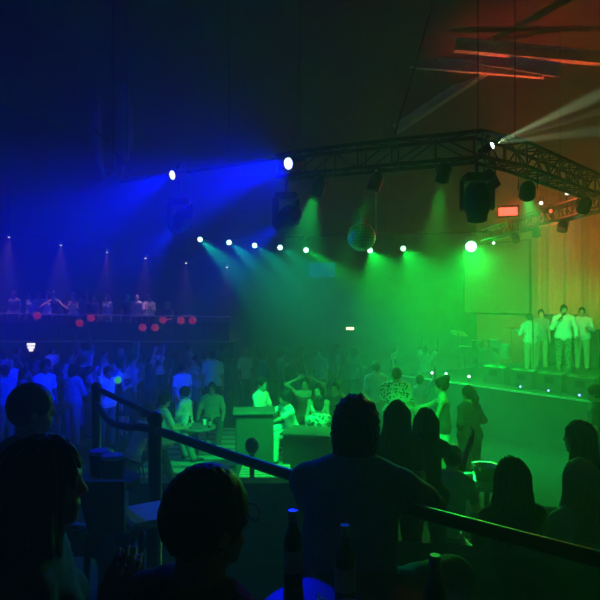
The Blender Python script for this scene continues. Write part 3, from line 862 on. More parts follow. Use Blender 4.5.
# blue lamps on the near truss
def near_lamp(px, py, aim, rgb, st, label, r0, dd=-.28, **k):
    m = on(tp if px > 284.5 else tpl, px); h_ = P(px, py, m.y+dd)
    return par(m, h_, h_+V(aim), rgb, st, label, r0=r0, **k), h_
_, hb1 = near_lamp(289, 163.5, (-.75, -.75, -.22), (.35, .42, 1), 4.5, 'bright blue-white stage lamp on the near truss, right one of the two blue lamps', .085)
_, hb2 = near_lamp(173, 175, (-.75, -.8, -.28), (.35, .42, 1), 4, 'bright blue-white stage lamp on the near truss, left one of the two blue lamps', .075)
L_BLUE = [
    (hb1+V((-.06, -.04, -.02)), hb1+V((-1, -.08, -.31)), BLUE, 7500, 50, 1),
    (hb2+V((-.06, -.04, -.02)), hb2+V((-1, .05, -.5)), BLUE, 3800, 56, 1),
    (hb1+V((-.06, .1, -.02)), hb1+V((-.5, -1, -.48)), BLUE, 700, 60, 1),
]
# two dark moving heads turned to the crowd, their lenses facing away
c1, c2 = P(286, 219, 7.95), P(180, 222, 9.2)
t1_, t2_ = V((-5.2, 15.2, 1.2)), V((-6.8, 15.0, 1.0))
moving_head(on(tp, 287), c1, t1_, 'dark moving head spotlight hanging left of the mirror ball', sc=.82)
moving_head(on(tpl, 180), c2, t2_, 'dark moving head spotlight hanging below the left blue lamp', sc=.85)
L_BLUE += [(c1+(t1_-c1).normalized()*.25, t1_, BLUE, 2300, 40, .9), (c2+(t2_-c2).normalized()*.25, t2_, BLUE, 2100, 46, .9)]
# row of small lamps on the far pipe
row = [(200, 239.5), (229, 242.5), (254.5, 245.5), (280, 247.5), (306, 250), (370, 250.5), (403, 248.5)]
ordn = ['first', 'second', 'third', 'fourth', 'fifth', 'sixth', 'seventh']
L_ROW = []
for i, (px, py) in enumerate(row):
    q = (px-300)/600; t = (q*fa.y-fa.x)/((fb.x-fa.x)-q*(fb.y-fa.y)); m = fa.lerp(fb, t)
    h_ = P(px, py, m.y-.3)
    aim = V((.62, -1, -.50)) if i < 5 else V((.12, -1, -.55))
    par(m, h_, h_+V((.2, -1, -.18)), (.45, 1, .75) if i < 5 else (.4, 1, .55), 4, 'small bright green lamp on the far pipe, %s from the left in its row' % ordn[i], group='row of green lamps on the far pipe', r0=.088)
    L_ROW.append((h_+V((.02, -.06, 0)), h_+aim, (.0, .62, .34) if i < 4 else (.0, 1, .07), 2300 if i < 5 else 1350, 19 if i < 5 else 46, .8))
# the large green lamp
q = (471-300)/600; t = (q*fa.y-fa.x)/((fb.x-fa.x)-q*(fb.y-fa.y)); m = fa.lerp(fb, t)
hg = P(471, 246.5, m.y-.4)
par(m, hg, V((.5, 0, 2.2)), (.45, 1, .65), 5, 'largest and brightest green lamp, at the right end of the far pipe', r0=.17, ln=.35)
# red strobe on the far truss
mr = on(tq, 508); hr = P(508, 211.5, 13.0)
rr = empty('strobe_light', V(mr), 'glowing red rectangular strobe lamp behind the moving head on the right', 'strobe lamp')
dr = V((-.35, -1, -.25)).normalized(); xx = V((-dr.y, dr.x, 0)).normalized(); yy = xx.cross(dr)*-1
Mr = Matrix((xx, dr, yy)).transposed()
MB().rbox(hr-dr*.08, (.46, .14, .26), .02, M=Mr).build('housing', BLACK, rr)
MB().rbox(hr+dr*.0, (.38, .03, .17), .01, M=Mr).build('lamp_face', emit('red_tube', (1, .06, .04), 4.5), rr)['label'] = 'glowing red face'
MB().tube(hr+V((0, .08, .1)), V((hr.x, hr.y+.08, TZ+.0)), .02).tube(V((hr.x, hr.y+.08, TZ)), mr+V((0, 0, .15)), .02).build('bracket', DGREY, rr)
# white lamp on the corner of the near truss
mw = V(tp[3])+V((.13, .05, .15)); hw = P(491, 146, 6.95)
par(mw, hw, hw+V((.75, -.55, .32)), (.9, 1, .85), 5, 'tiny white spotlight on the corner of the near truss, throwing rays to the upper right', r0=.045, ln=.16)
L_WHITE = []
for a, ang, w in (((1, -.05, .47), 9, 420), ((1, .2, .19), 8, 230), ((1, .05, .33), 5, 200)):
    L_WHITE.append((hw+V((.05, -.02, .03)), hw+V(a), (.66, 1, .5), w, ang, .8))
# dark pars under the near truss
def dark_par(px, py, aim, label, r0=.1, line=None, sc_d=0):
    m = on(line or tp, px); h_ = P(px, py, m.y+sc_d)
    return par(m, h_+V((0, 0, -.08)), h_+V((0, 0, -.08))+V(aim), (.1, .1, .1), 0, label, r0=r0, ln=.22, lit=False), h_
_, hp5 = dark_par(317, 186, (-.3, .8, -.7), 'dark unlit lamp can under the near truss above the left of the mirror ball', .085)
_, hp3 = dark_par(373, 183, (-.35, .1, -1), 'dark lamp can under the near truss directly above the mirror ball', .085)
_, hp4 = dark_par(442, 174, (-.1, .5, -1), 'small dark lamp can under the near truss left of the large moving head', .08)
dark_par(493, 180, (.5, .2, -1), 'dark lamp can close beside the large moving head, on its right', .09)
_, hp1 = dark_par(527, 189, (.25, .9, -.6), 'dark lamp can under the near truss above the red strobe', .1)
_, hp2 = dark_par(583, 204, (.1, .9, -.7), 'dark lamp can under the near truss farthest to the right', .1)
dark_par(516, 238, (.0, -.4, -1), 'small dark lamp can under the far truss, left of three', .1, tq, -.1)
dark_par(537, 232, (.0, -.4, -1), 'small dark lamp can under the far truss, middle of three', .1, tq, -.1)
dark_par(562, 226, (-.4, -.4, -1), 'small dark lamp can under the far truss, right of three', .1, tq, -.1)
for px, py, nm, rgb in ((541, 203, 'white', (.9, 1, .9)), (551, 211, 'red', (1, .12, .05)), (493.5, 243, 'white', (.9, 1, .9)), (567, 193, 'white', (.9, 1, .9))):
    m = on(tq, px)+V((0, 0, .15)); h_ = P(px, py, m.y-.3)
    par(m, h_, h_+V((-.3, -1, -.2)), rgb, 2, {541: 'pinprick white lamp on the far truss right of the red strobe', 551: 'pinprick red lamp on the far truss', 493.5: 'pinprick white lamp at the lower left tip of the far truss', 567: 'pinprick white lamp on the far truss, rightmost'}[px], r0=.045, ln=.14)
# large moving head at the truss corner
c3 = P(477, 205, 7.0); t3_ = c3+V((.06, .22, -1))
moving_head(V(tp[3])+V((-.02, 0, -.15)), c3, t3_, 'large black moving head spotlight hanging from the corner of the near truss', sc=.86)
# mirror ball
cb = P(361.5, 237, 8.0); rb = .19
r = empty('mirror_ball', cb, 'mirror ball of small square facets hanging in the middle of the hall', 'mirror ball')
fm = MB(); N_, K_ = 30, 15
for k in range(K_):
    p0, p1 = -PI/2+PI*k/K_, -PI/2+PI*(k+1)/K_
    nn = max(5, int(N_*math.cos((p0+p1)/2)))
    for i in range(nn):
        a0, a1 = 2*PI*(i+.05)/nn, 2*PI*(i+.95)/nn; e_ = (p1-p0)*.05
        fm.add([cb+V((rb*math.cos(p)*math.cos(a), rb*math.cos(p)*math.sin(a), rb*math.sin(p))) for p, a in ((p0+e_, a0), (p0+e_, a1), (p1-e_, a1), (p1-e_, a0))], [(0, 1, 2, 3)])
fm.build('mirror_facets', mat('mirror_tile', (.9, .9, .9), .28, 1.0, var=0), r)
MB().ball(cb, rb*.985, 28, 18).build('core', mat('ball_core', (.2, .2, .2), .4), r)
mb_ = on(tp, 361.5)
MB().tube(cb+V((0, 0, rb*.97)), cb+V((0, 0, rb+.05)), .03).build('cap', CHROME, r)
MB().path([cb+V((0, 0, rb+.04)), V((cb.x, cb.y, TZ+.3)), mb_+V((0, 0, .4))], .004, 6).build('wire', DGREY, r)
p0 = on(tp, 376); p0 = P(376, 181, p0.y-.02)
tag(MB().tube(V((p0.x, p0.y, TZ-.16)), P(376, 231, p0.y), .012).build('hanging_rod', mat('pale_rod', (.9, .9, .88), .5), None, at=p0), 'thin pale rod hanging straight down from the near truss beside the mirror ball', 'rod')
# long dark cable up in the roof
tag(MB().path([P(432, 5, 10.5), P(414, 70, 9.2), P(395, 133, 7.6)], .016, 8).build('roof_cable', BLACK, None, at=P(432, 5, 10.5)), 'dark cable slanting down from the roof to the near truss', 'cable')
# downlights on the left
dl = [(9, 237), (61, 245), (107, 252), (145.5, 258), (186, 263), (227, 267)]
dp = [P(px, py, 20.75) for px, py in dl]
lb = empty('downlight_rail', dp[0], 'thin dark rail of tiny downlights over the far left of the hall', 'light rail')
up = V((0, 0, .12))
MB().path([P(-62, 229, 20.75)+up]+[p+up for p in dp], .02, 8).build('rail', BLACK, lb)
for p in (dp[0], dp[2], dp[4]): MB().tube(p+up, V((p.x, p.y, CEIL if p.x > -5 else 6.85)), .008).build('hanging_cable', DGREY, lb)
L_DOWN = []
for i, p in enumerate(dp):
    r = empty('downlight', p, 'tiny warm downlight on the far left, %s from the left' % ['first', 'second', 'third', 'fourth', 'fifth', 'sixth'][i], 'downlight', 'row of warm downlights')
    MB().lathe(p+V((0, 0, .10)), (0, 0, -1), [(0, .03), (.03, .05), (.1, .055)], 14).build('housing', BLACK, r)
    MB().ball(p, (.035, .035, .025), 10, 6).build('bulb', emit('warm_bulb', (1, .8, .6), 2.5), r)
    L_DOWN.append((p+V((0, 0, -.05)), p+V((.02, -.16, -1)), (1, .42, .46), [170, 120, 90, 80, 70, 60][i], 46, .9))
# hanging leaf-shaped ornament in the roof, upper left
r = empty('hanging_ornament', P(115, 135, 10.5), 'faint leaf-shaped pale panels hanging on a pole in the dark upper left', 'ornament')
def leaf(c, L, W, ang, bend):
    vs = []; fs = []; N = 14
    for i in range(N+1):
        t = i/N; w = W*math.sin(PI*min(1, t*.98+.02))**.8*(1-.35*t)
        for sx in (-1, 0, 1):
            q = V((sx*w+bend*math.sin(PI*t), .1*abs(sx)*w, (.5-t)*L)); vs.append(c+Matrix.Rotation(ang, 3, 'Y')@q)
    for i in range(N):
        for j in (0, 1): fs.append((i*3+j, i*3+j+1, i*3+4+j, i*3+3+j))
    return MB().add(vs, fs, True)
for c, L, W, a, bnd in ((P(102, 138, 10.5), 1.45, .13, -.08, -.12), (P(122, 134, 10.4), 1.75, .17, .05, .05)):
    o = leaf(c, L, W, a, bnd).build('leaf_panel', mat('pale_fibreglass', (.3, .3, .32), .5), r)
    md = o.modifiers.new('thick', 'SOLIDIFY'); md.thickness = .02
MB().tube(P(114, 170, 10.45), V((P(114, 0, 10.45).x, 10.45, CEIL if P(114, 0, 10.45).x > -5 else 6.85)), .03).tube(P(96, 130, 10.45), P(131, 170, 10.35), .014).build('pole', DGREY, r)
# wall lights / signs far off
p = P(350, 328.5, 25); r = empty('exit_sign', p, 'small glowing pale sign far away in the middle of the hall', 'sign')
MB().box(p, (.36, .06, .17)).build('housing', BLACK, r); MB().box(p+V((0, -.035, 0)), (.31, .02, .11)).build('lit_panel', emit('sign_glow', (1, .95, .5), 3), r)
MB().tube(p+V((0, .0, .08)), V((p.x, p.y, CEIL)), .01).build('hanging_rod', DGREY, r)
p = P(31, 347, 16.6); r = empty('table_lamp', V((p.x, p.y, .9)), 'small bright white lamp of stacked bands among the blue crowd', 'lamp')
MB().tube(V((p.x, p.y, .0)), V((p.x, p.y, p.z-.14)), .02).lathe((p.x, p.y, 0), (0, 0, 1), [(0, .16), (.02, .16), (.03, .03)], 16).build('stand', BLACK, r)
for dz, w in ((.07, .11), (-.015, .095), (-.09, .06)):
    MB().lathe(p+V((0, 0, dz-.025)), (0, 0, 1), [(0, w*.95), (.055, w)], 20).build('glowing_band', emit('lamp_band', (1, .95, .95), 1.5), r)
p = P(118, 380, 11.5); r = empty('globe_lamp', V((p.x, p.y, 0)), 'round green globe lamp beyond the end of the terrace railing', 'lamp')
MB().ball(p, .072, 18, 12).build('globe', emit('green_globe', (.05, .7, .22), .6), r)
MB().tube(V((p.x, p.y, 0)), p-V((0, 0, .06)), .018).lathe((p.x, p.y, 0), (0, 0, 1), [(0, .14), (.02, .14), (.03, .02)], 16).build('stand', BLACK, r)

p = P(322, 270, 26.93); r = empty('wall_screen', p, 'dim blue glowing screen far off on the back wall of the hall', 'screen')
MB().box(p, (1.3, .08, .75)).build('bezel', BLACK, r); MB().box(p+V((0, -.045, 0)), (1.2, .02, .65)).build('screen_panel', emit('screen_glow', (.0, .2, .7), .25), r)
# ---------------------------------------------------------------- furniture
def table(name, x, y, z0, hgt, rx, label, mtop, square=None, cat='table'):
    r = empty(name, (x, y, z0), label, cat)
    if square: MB().rbox((x, y, z0+hgt-.02), (square[0], square[1], .04), .012, rz=square[2]).build('table_top', mtop, r)
    else: MB().lathe((x, y, z0+hgt-.04), (0, 0, 1), [(0, rx*.97), (.01, rx), (.03, rx), (.04, rx*.98)], 32).build('table_top', mtop, r)
    MB().lathe((x, y, z0+.03), (0, 0, 1), [(0, .05), (.05, .032), (hgt-.1, .032), (hgt-.07, .08)], 14).build('pedestal', BLACK, r)
    MB().lathe((x, y, z0), (0, 0, 1), [(0, .22), (.015, .22), (.03, .06)], 20).build('base', BLACK, r)
    return r
def stool(x, y, z0, hgt, label, group=None, back=None, w=.19):
    r = empty('bar_stool' if hgt > .55 else 'stool', (x, y, z0), label, 'stool', group)
    MB().lathe((x, y, z0+hgt-.06), (0, 0, 1), [(0, w*.95), (.02, w), (.045, w), (.06, w*.9)], 20).build('seat', LEATHER, r)
    for i in range(4):
        a = PI/4+i*PI/2; MB().tube((x+w*.75*math.cos(a), y+w*.75*math.sin(a), z0+hgt-.06), (x+w*1.05*math.cos(a), y+w*1.05*math.sin(a), z0), .014).build('leg', BLACK, r)
    if hgt > .4:
        m = MB(); f = .93*w; zz = z0+hgt*.35
        m.path([(x+f*math.cos(2*PI*k/16), y+f*math.sin(2*PI*k/16), zz) for k in range(17)], .01, 6); m.build('foot_ring', BLACK, r)
    return r
def bottle(x, y, z, label, s_=1.0, group=None):
    r = empty('beer_bottle', (x, y, z), label, 'bottle', group)
    pr = [(0, .028), (.004, .031), (.13, .031), (.155, .027), (.18, .015), (.225, .0125), (.23, .0125)]
    MB().lathe((x, y, z), (0, 0, 1), [(a*s_, b*s_) for a, b in pr], 18).build('glass_body', GLASSG, r)
    MB().lathe((x, y, z+.045*s_), (0, 0, 1), [(0, .0318*s_), (.07*s_, .0318*s_)], 18, False).build('paper_label', LABELP, r)
    MB().lathe((x, y, z+.2*s_), (0, 0, 1), [(0, .0135*s_), (.005*s_, .0155*s_), (.022*s_, .0155*s_), (.03*s_, .0142*s_), (.034*s_, .014*s_)], 14).build('neck_foil', CHROME, r)
    return r
def tumbler(x, y, z, label, group=None):
    r = tag(MB().lathe((x, y, z), (0, 0, 1), [(0, .03), (.005, .032), (.1, .038), (.1, .034), (.02, .029)], 16).build('drinking_glass', mat('clear_glass', (.75, .8, .8), .1, spec=.8), None, at=(x, y, z)), label, 'glass', group)
# the foreground table (dark) with bottles and a napkin
tz = ZT+.90
TOPD = mat('dark_table_top', (.03, .03, .03), .35)
table('round_table', .20, 1.66, ZT, .90, .345, 'dark round table top in the very front under the beer bottles', TOPD)
bottle(-.022, 1.90, tz, 'beer bottle on the front table, left one of three beside the leaning man')
bottle(.133, 1.776, tz, 'beer bottle on the front table, middle one right behind the leaning man\'s back')
bottle(.3525, 1.567, tz, 'beer bottle on the front table, rightmost of three near the bottom edge')
m = MB(); vs = []; fs = []; N = 12
for i in range(N+1):
    for j in range(7):
        u, v_ = i/N, j/6; vs.append(V((.05+.14*u, 1.72-.02*u+.09*v_-.10*u, tz+.012+.012*math.sin(u*7+v_*3)+.02*u*v_)))
for i in range(N):
    for j in range(6): fs.append((i*7+j, i*7+j+1, i*7+8+j, i*7+7+j))
o = m.add(vs, fs, True).build('paper_napkin', WHITEC, None, at=(.12, 1.7, tz)); md = o.modifiers.new('thick', 'SOLIDIFY'); md.thickness = .006
tag(o, 'crumpled white paper napkin on the front table between the bottles', 'napkin')
# blue lit low table and black bins on the left terrace
table('square_table', -.80, 3.25, ZT, .66, 0, 'low square pale table catching blue light at the foot of the rail post', mat('pale_laminate', (.55, .57, .62), .4), square=(.30, .30, .55))
def bucket(px, py, d, r0, hh, z0, label):
    p = P(px, py, d); zt = p.z
    r = empty('ice_bucket', (p.x, p.y, zt-hh), label, 'bucket')
    MB().lathe((p.x, p.y, zt-hh), (0, 0, 1), [(0, r0*.85), (.005, r0*.88), (hh-.02, r0)], 20).build('bucket_body', BLACK, r)
    MB().lathe((p.x, p.y, zt-.02), (0, 0, 1), [(0, r0*1.04), (.012, r0*1.04), (.02, r0*.9)], 20).build('lid', mat('pale_lid', (.5, .52, .58), .4), r)
    return p, zt-hh
p1, zb1 = bucket(113, 454.5, 3.55, .072, .15, 0, 'black ice bucket with a blue-lit lid, standing nearer on the small dark stand')
p2, zb2 = bucket(101, 450, 3.72, .072, .15, 0, 'black ice bucket with a blue-lit lid, behind the other bucket on the stand')
table('serving_stand', (p1.x+p2.x)/2, (p1.y+p2.y)/2, ZT, min(zb1, zb2)-ZT-.0, .2, 'small dark serving stand under two black ice buckets', TOPD, cat='stand')
if zb1-min(zb1, zb2) > .004 or zb2-min(zb1, zb2) > .004: 
    pp, zz = (p1, zb1) if zb1 > zb2 else (p2, zb2)
    tag(MB().lathe((pp.x, pp.y, min(zb1, zb2)), (0, 0, 1), [(0, .075), (zz-min(zb1, zb2), .075)], 18).build('drip_tray', BLACK, None, at=(pp.x, pp.y, min(zb1, zb2))), 'flat black tray under one of the ice buckets', 'tray')
def chair(x, y, z0, rz, label, sh=.46, bh=.92, w=.42, m_=None, group=None, bw=1.0):
    r = empty('chair', (x, y, z0), label, 'chair', group); m_ = m_ or LEATHER
    Rz = Matrix.Rotation(rz, 3, 'Z')
    def q(a, b, c): return V((x, y, z0))+Rz@V((a, b, c))
    MB().rbox(q(0, 0, sh-.03), (w, w, .07), .02, M=Rz).build('seat', m_, r)
    Rb = Rz@Matrix.Rotation(-.15, 3, 'X')
    vs = []
    for yy_ in (-.02, .02):
        for sx, zz in ((-.5*bw*.75, 0), (.5*bw*.75, 0), (.5*bw, 1), (-.5*bw, 1)):
            vs.append(q(sx*w, -w*.48-.1*zz+yy_, sh+.02+(bh-sh-.02)*zz))
    MB().add(vs, [(0, 1, 2, 3), (7, 6, 5, 4), (0, 4, 5, 1), (1, 5, 6, 2), (2, 6, 7, 3), (3, 7, 4, 0)]).build('backrest', m_, r)
    for a in (-1, 1):
        for b in (-1, 1): MB().tube(q(a*w*.42, b*w*.42, sh-.05), q(a*w*.47, b*w*.47, 0), .016).build('leg', BLACK, r)
    return r
p = P(105, 512, 2.95)
chair(p.x, p.y+.16, ZT, 0, 'black high chair with a tapered back on the terrace beside the blue-lit square table', sh=.62, bh=.93, w=.25, bw=.95)
# the booths on the floor
BOOTH = mat('booth_panel', (.10, .105, .10), .6, scale=3)
def counter(name, x, y, sx, sy, hgt, rz, label):
    r = empty(name, (x, y, 0), label, 'counter')
    MB().rbox((x, y, hgt/2), (sx, sy, hgt), .02, rz=rz).build('front_panel', BOOTH, r)
    MB().rbox((x, y, hgt+.02), (sx+.08, sy+.08, .04), .01, rz=rz).build('counter_top', mat('counter_laminate', (.10, .105, .10), .45), r)
    return r
counter('bar_counter', .34, 9.2, 1.1, .55, .95, -.3, 'large green-lit counter block with a flat top in front of the seated party')
counter('bar_counter', -.76, 9.95, .62, .5, 1.14, .1, 'smaller dark green counter block left of and behind the large one')
o = P(252, 0, 7.6).x; bx, by = P(252, 470, 7.2).x, 7.2
table('square_table', -.46, 7.95, 0, .75, 0, 'low square pale-topped table lit bright green beside the round-topped stand', planks('slatted_pale_top', (.6, .6, .58), (.2, .2, .2), .12, 1), square=(.66, .60, 0))
r = empty('microphone_stand', (bx, by, 0), 'dark round-topped stand in front of the small counter block', 'microphone stand')
MB().lathe((bx, by, 0), (0, 0, 1), [(0, .14), (.02, .14), (.03, .025)], 18).build('base', BLACK, r)
MB().tube((bx, by, .02), (bx, by, 1.2), .03).build('pole', BLACK, r); MB().ball((bx, by, 1.25), (.085, .085, .1), 16, 12).build('round_head', BLACK, r)
# tables on the floor
table('cocktail_table', P(197, 0, 11.3).x, 11.3, .0, .62, .36, 'round table with drinks between the seated group and the railing', mat('grey_laminate', (.16, .165, .17), .4))
for i, (dx, dy, nm) in enumerate(((-.25, .1, 'left edge'), (-.1, -.2, 'near edge'), (.12, .15, 'far edge'), (.25, -.1, 'right edge'))):
    x, y = P(197, 0, 11.3).x+dx, 11.3+dy
    if i % 2: bottle(x, y, .62, 'beer bottle at the %s of the round drinks table by the seated group' % nm)
    else: tumbler(x, y, .62, 'clear drinking glass at the %s of the round drinks table' % nm)
tx, ty = P(487, 0, 6.6).x, 6.6
table('cocktail_table', tx, ty, 0, 1.02, .33, 'round high table holding a steel bucket, right of the raised-arm woman', TOPD)
r = empty('ice_bucket', (tx-.02, ty, 1.02), 'round steel bucket on the high table in front of the stage', 'bucket')
MB().lathe((tx-.02, ty, 1.02), (0, 0, 1), [(0, .09), (.005, .1), (.16, .135), (.17, .14), (.165, .125), (.03, .09)], 24).build('bucket_body', CHROME, r)
for s_ in (-1, 1): MB().path([V((tx-.02+s_*.135, ty, 1.16)), V((tx-.02+s_*.17, ty, 1.14)), V((tx-.02+s_*.165, ty, 1.10)), V((tx-.02+s_*.125, ty, 1.10))], .008, 6).build('handle', CHROME, r)
bottle(tx+.2, ty-.1, 1.02, 'beer bottle standing right of the steel bucket'); tumbler(tx-.22, ty-.12, 1.02, 'clear drinking glass standing left of the steel bucket')
# curved sofa in the lower tier
r = empty('sofa', (1.15, 3.45, Z2), 'rounded dark green sofa back just beyond the railing', 'sofa')
arc = [V((.38+1.55*k/14, 3.33-.12*math.sin(k/14*PI), 0)) for k in range(15)]
def sweep(prof, name):
    vs = []; k = len(prof)
    for i, p in enumerate(arc):
        d = arc[min(i+1, 14)]-arc[max(i-1, 0)]; nn = V((-d.y, d.x, 0)).normalized()
        for a, b in prof: vs.append(p+nn*a+V((0, 0, Z2+b)))
    fs = [(i*k+j, i*k+(j+1) % k, (i+1)*k+(j+1) % k, (i+1)*k+j) for i in range(14) for j in range(k)]
    fs += [tuple(reversed(range(k))), tuple(range(14*k, 15*k))]
    MB().add(vs, fs).build(name, mat('green_upholstery', (.12, .14, .12), .8, sheen=.2), r)
sweep([(-.1, .1), (.1, .1), (.1, .86), (.07, .95), (0, .98), (-.07, .95), (-.1, .86)], 'backrest')
sweep([(.1, .1), (.62, .1), (.65, .2), (.65, .38), (.6, .44), (.1, .44)], 'seat')
mm = MB()
for p in (arc[1], arc[7], arc[13]): mm.tube(p+V((0, 0, Z2)), p+V((0, 0, Z2+.1)), .03); mm.tube(p+V((0, .5, Z2)), p+V((0, .5, Z2+.1)), .03)
mm.build('feet', BLACK, r)
# ---------------------------------------------------------------- people
D = dict
def attach(o, root):
    o.parent = root; o.matrix_parent_inverse = root.matrix_basis.inverted(); return o
def seated(label, s, px, py, d, zf, face, colors, stool_label=None, **k):
    i = person(label, D(seat=1, **s), px, py, d, zf, face, colors, **k)
    if stool_label: stool(i['loc'].x, i['loc'].y, zf, i['seat'], stool_label, w=.17, group=k.get('sgroup'))
    return i
SITL = dict(RL=((.16, 1, -.02), (.02, .05, -1)), LL=((.16, 1, -.02), (.02, .05, -1)))
SITA = dict(RA=((.15, .35, -1), (-.2, 1, -.1)), LA=((.15, .35, -1), (-.2, 1, -.1)))
# --- the audience on the terrace, close to us
man = seated('large person in a dark blue t-shirt seen from behind, leaning both arms on the railing',
   D(lean=36, nod=-40, bulk=1.22, hair='curly', wide=1.08, top='tee', hem=-.13, RA=((.42, .72, -.5), (-.9, .35, .1)), LA=((.06, .75, -.62), (-.7, .6, .2)),
     RL=((.75, .75, .02), (.05, .1, -1)), LL=((.3, 1, 0), (.02, .1, -1)), seed=3), 356, 397, 2.52, ZT, -12, ('navy', 'denim'), 'bar stool under the large person leaning on the railing', hairc='black', skin=2, h=.0075)
gl = seated('person with glasses and short dark hair seen from behind in a maroon patterned shirt',
   D(lean=6, hair='short', top='tee', yaw=12, seed=5, **SITL, **SITA), 210, 464, 1.45, ZT, -38, ('maroon', 'dark'), 'bar stool under the person with glasses in the front', skin=1, h=.0065)
J = gl['J']; C, Rh, Fh, Hh = (V(J[k]) for k in ('head', 'Rh', 'Fh', 'Hh'))
m = MB()
def W_(p): return world_of(gl, p)
for sg in (1, -1):
    c = C+Rh*sg*.034+Fh*.108+Hh*.008
    m.path([W_(c+Rh*(.026*math.cos(t*PI/8))+Hh*(.02*math.sin(t*PI/8))) for t in range(17)], .0022, 6)
    m.path([W_(c+Rh*sg*.026), W_(C+Rh*sg*.08+Fh*.07+Hh*.015), W_(C+Rh*sg*.088-Fh*.02+Hh*.005)], .0022, 6)
m.path([W_(C+Rh*.009+Fh*.112+Hh*.012), W_(C-Rh*.009+Fh*.112+Hh*.012)], .002, 6)
attach(m.build('glasses', BLACK), gl['root'])
lady = seated('person with very long straight dark hair in profile at the left edge, one forearm raised',
   D(fem=1, lean=4, hair='long', hairlen=.62, front=1, top='tee', RA=((.12, .22, -1), (-.05, .5, .85)), LA=((.12, .4, -1), (-.2, 1, -.1)), curl=.7, seed=2, RL=((.12, .7, -.6), (.02, .1, -1)), LL=((.12, .7, -.6), (.02, .1, -1))), 46, 435, 1.68, ZT, -72, ('black', 'black'), 'bar stool under the person with very long hair', skin=1, h=.0065)
seated('dark-haired person with a denim knee drawn up, behind the one with very long hair',
   D(lean=4, hair='short', top='tee', yaw=-55, RL=((.06, .5, .87), (.0, .12, -1)), LL=((.16, 1, 0), (.02, .05, -1)), seed=4, **SITA), 33, 383, 3.05, ZT, -112, ('black', 'denim'), 'bar stool under the dark-haired person with a raised knee', skin=1, h=.008)
# --- beyond the railing, lower tier
seated('person with long dark hair on the sofa beyond the railing, back turned, left of two',
   D(fem=1, lean=2, hair='long', hairlen=.5, top='tee', seed=6, **SITL, **SITA), 511, 456, 3.75, Z2, 12, ('black', 'dark'), None, h=.009, scale=1.02)
seated('person with fair hair rimmed by green light on the sofa at the right edge',
   D(fem=1, lean=2, hair='long', hairlen=.55, top='tee', seed=7, **SITL, **SITA), 580, 458, 3.72, Z2, 14, ('pale', 'dark'), None, hairc='blond', h=.009, scale=1.02)
seated('bare-shouldered person with long dark hair facing left, sitting beyond the sofa at the right edge',
   D(fem=1, lean=4, hair='long', hairlen=.45, top='tank', seed=8, yaw=10, **SITL, RA=((.15, .05, -1), (-.3, .5, -.6)), LA=((.15, .05, -1), (-.3, .5, -.6))), 578, 420, 4.6, Z2, 62, ('dark', 'dark'), 'stool under the bare-shouldered person beyond the sofa', h=.009, skin=1)
person('standing person with long dark hair, back turned, just right of the large leaning person',
   D(fem=1, hair='long', hairlen=.5, top='tee', seed=9), 397, 400, 4.45, Z2, -5, ('dark', 'black'), h=.009, scale=None)
person('standing person with bobbed dark hair raising a bent right arm towards the stage',
   D(fem=1, hair='bob', top='tee', seed=10, RA=((.5, .3, -.6), (.4, .2, 1)), curl=1.3), 426, 408, 4.65, Z2, -8, ('black', 'dark'), h=.009)
seated('low seated person with short dark hair in a grey shirt beside the bucket table', D(hair='short', lean=12, top='tee', seed=11, **SITL, **SITA), 453, 444, 6.0, 0, -30, ('grey', 'dark'), 'stool under the grey-shirted person beside the bucket table', h=.011)
person('dark silhouetted person standing at the right edge of the picture below the stage monitors', D(hair='short', seed=12), 594, 384, 9.0, 0, 60, ('black', 'black'), h=.012)
person('broad person in black with a ponytail, hand on hip, standing before the stage', D(fem=1, bulk=1.35, hair='ponytail', top='long', seed=13, RA=((.55, -.1, -.8), (-.6, .55, -.2)), LA=((.55, -.3, -.8), (-.7, .6, -.3))), 468, 385, 9.2, 0, 35, ('black', 'black'), skin=1)
person('slim dancing person in pale shorts, one arm out, beside the broad one in black', D(fem=1, hair='bun', top='tank', bottom='shorts', seed=14, RA=((.2, .8, -.5), (0, 1, -.2)), LA=((.25, .3, -.9), (-.2, .9, .3))), 441, 377, 9.6, 0, 75, ('dark', 'white'))
person('broad person in a white speckled shirt standing with back turned, behind the long-haired pair', D(hair='short', lean=8, bulk=1.32, wide=1.15, top='shirt', seed=15, hem=-.18), 397, 367, 10.8, 0, -20, ('leopard', 'dark'))
person('person with a raised arm in a pale top behind the one in the speckled shirt', D(hair='short', top='tee', seed=16, RA=((.5, .3, .8), (-.2, .3, 1)), LA=((.3, .8, -.3), (.1, 1, .1))), 420, 374, 11.7, 0, -40, ('pale', 'dark'))
person('tall person in a pale shirt standing with back turned in the middle of the hall', D(hair='short', top='tee', bulk=1.1, wide=1.05, seed=17), 376, 361, 12.6, 0, 8, ('pale', 'grey'), hairc='brown')
# --- the seated party behind the green-lit counters
gp = dict(group=None)
def party(label, s, px, py, d, face, colors, slab, **k):
    return seated(label, s, px, py, d, 0, face, colors, slab, **k)
party('person in a white t-shirt seated behind the small counter block, turned right', D(hair='short', lean=6, top='tee', seed=18, **SITL, **SITA), 262, 377, 11.4, -120, ('white', 'dark'), 'stool under the white t-shirted person behind the small counter')
party('person in a bright top leaning towards the small counter, arms stretched left', D(fem=1, hair='bun', lean=22, side=-14, top='tee', seed=19, RA=((.1, 1, -.5), (0, 1, 0)), LA=((.1, 1, -.4), (.1, 1, -.2)), **SITL), 285, 391, 10.65, 120, ('white', 'white'), 'stool under the person leaning with arms stretched out')
party('person in a red top with both hands behind the head', D(fem=1, hair='short', lean=-4, top='tank', seed=20, RA=((.8, .2, .65), (-.75, -.3, .35)), LA=((.8, .2, .65), (-.75, -.3, .35)), **SITL), 305, 377, 11.8, 175, ('red', 'dark'), 'stool under the person with hands behind the head')
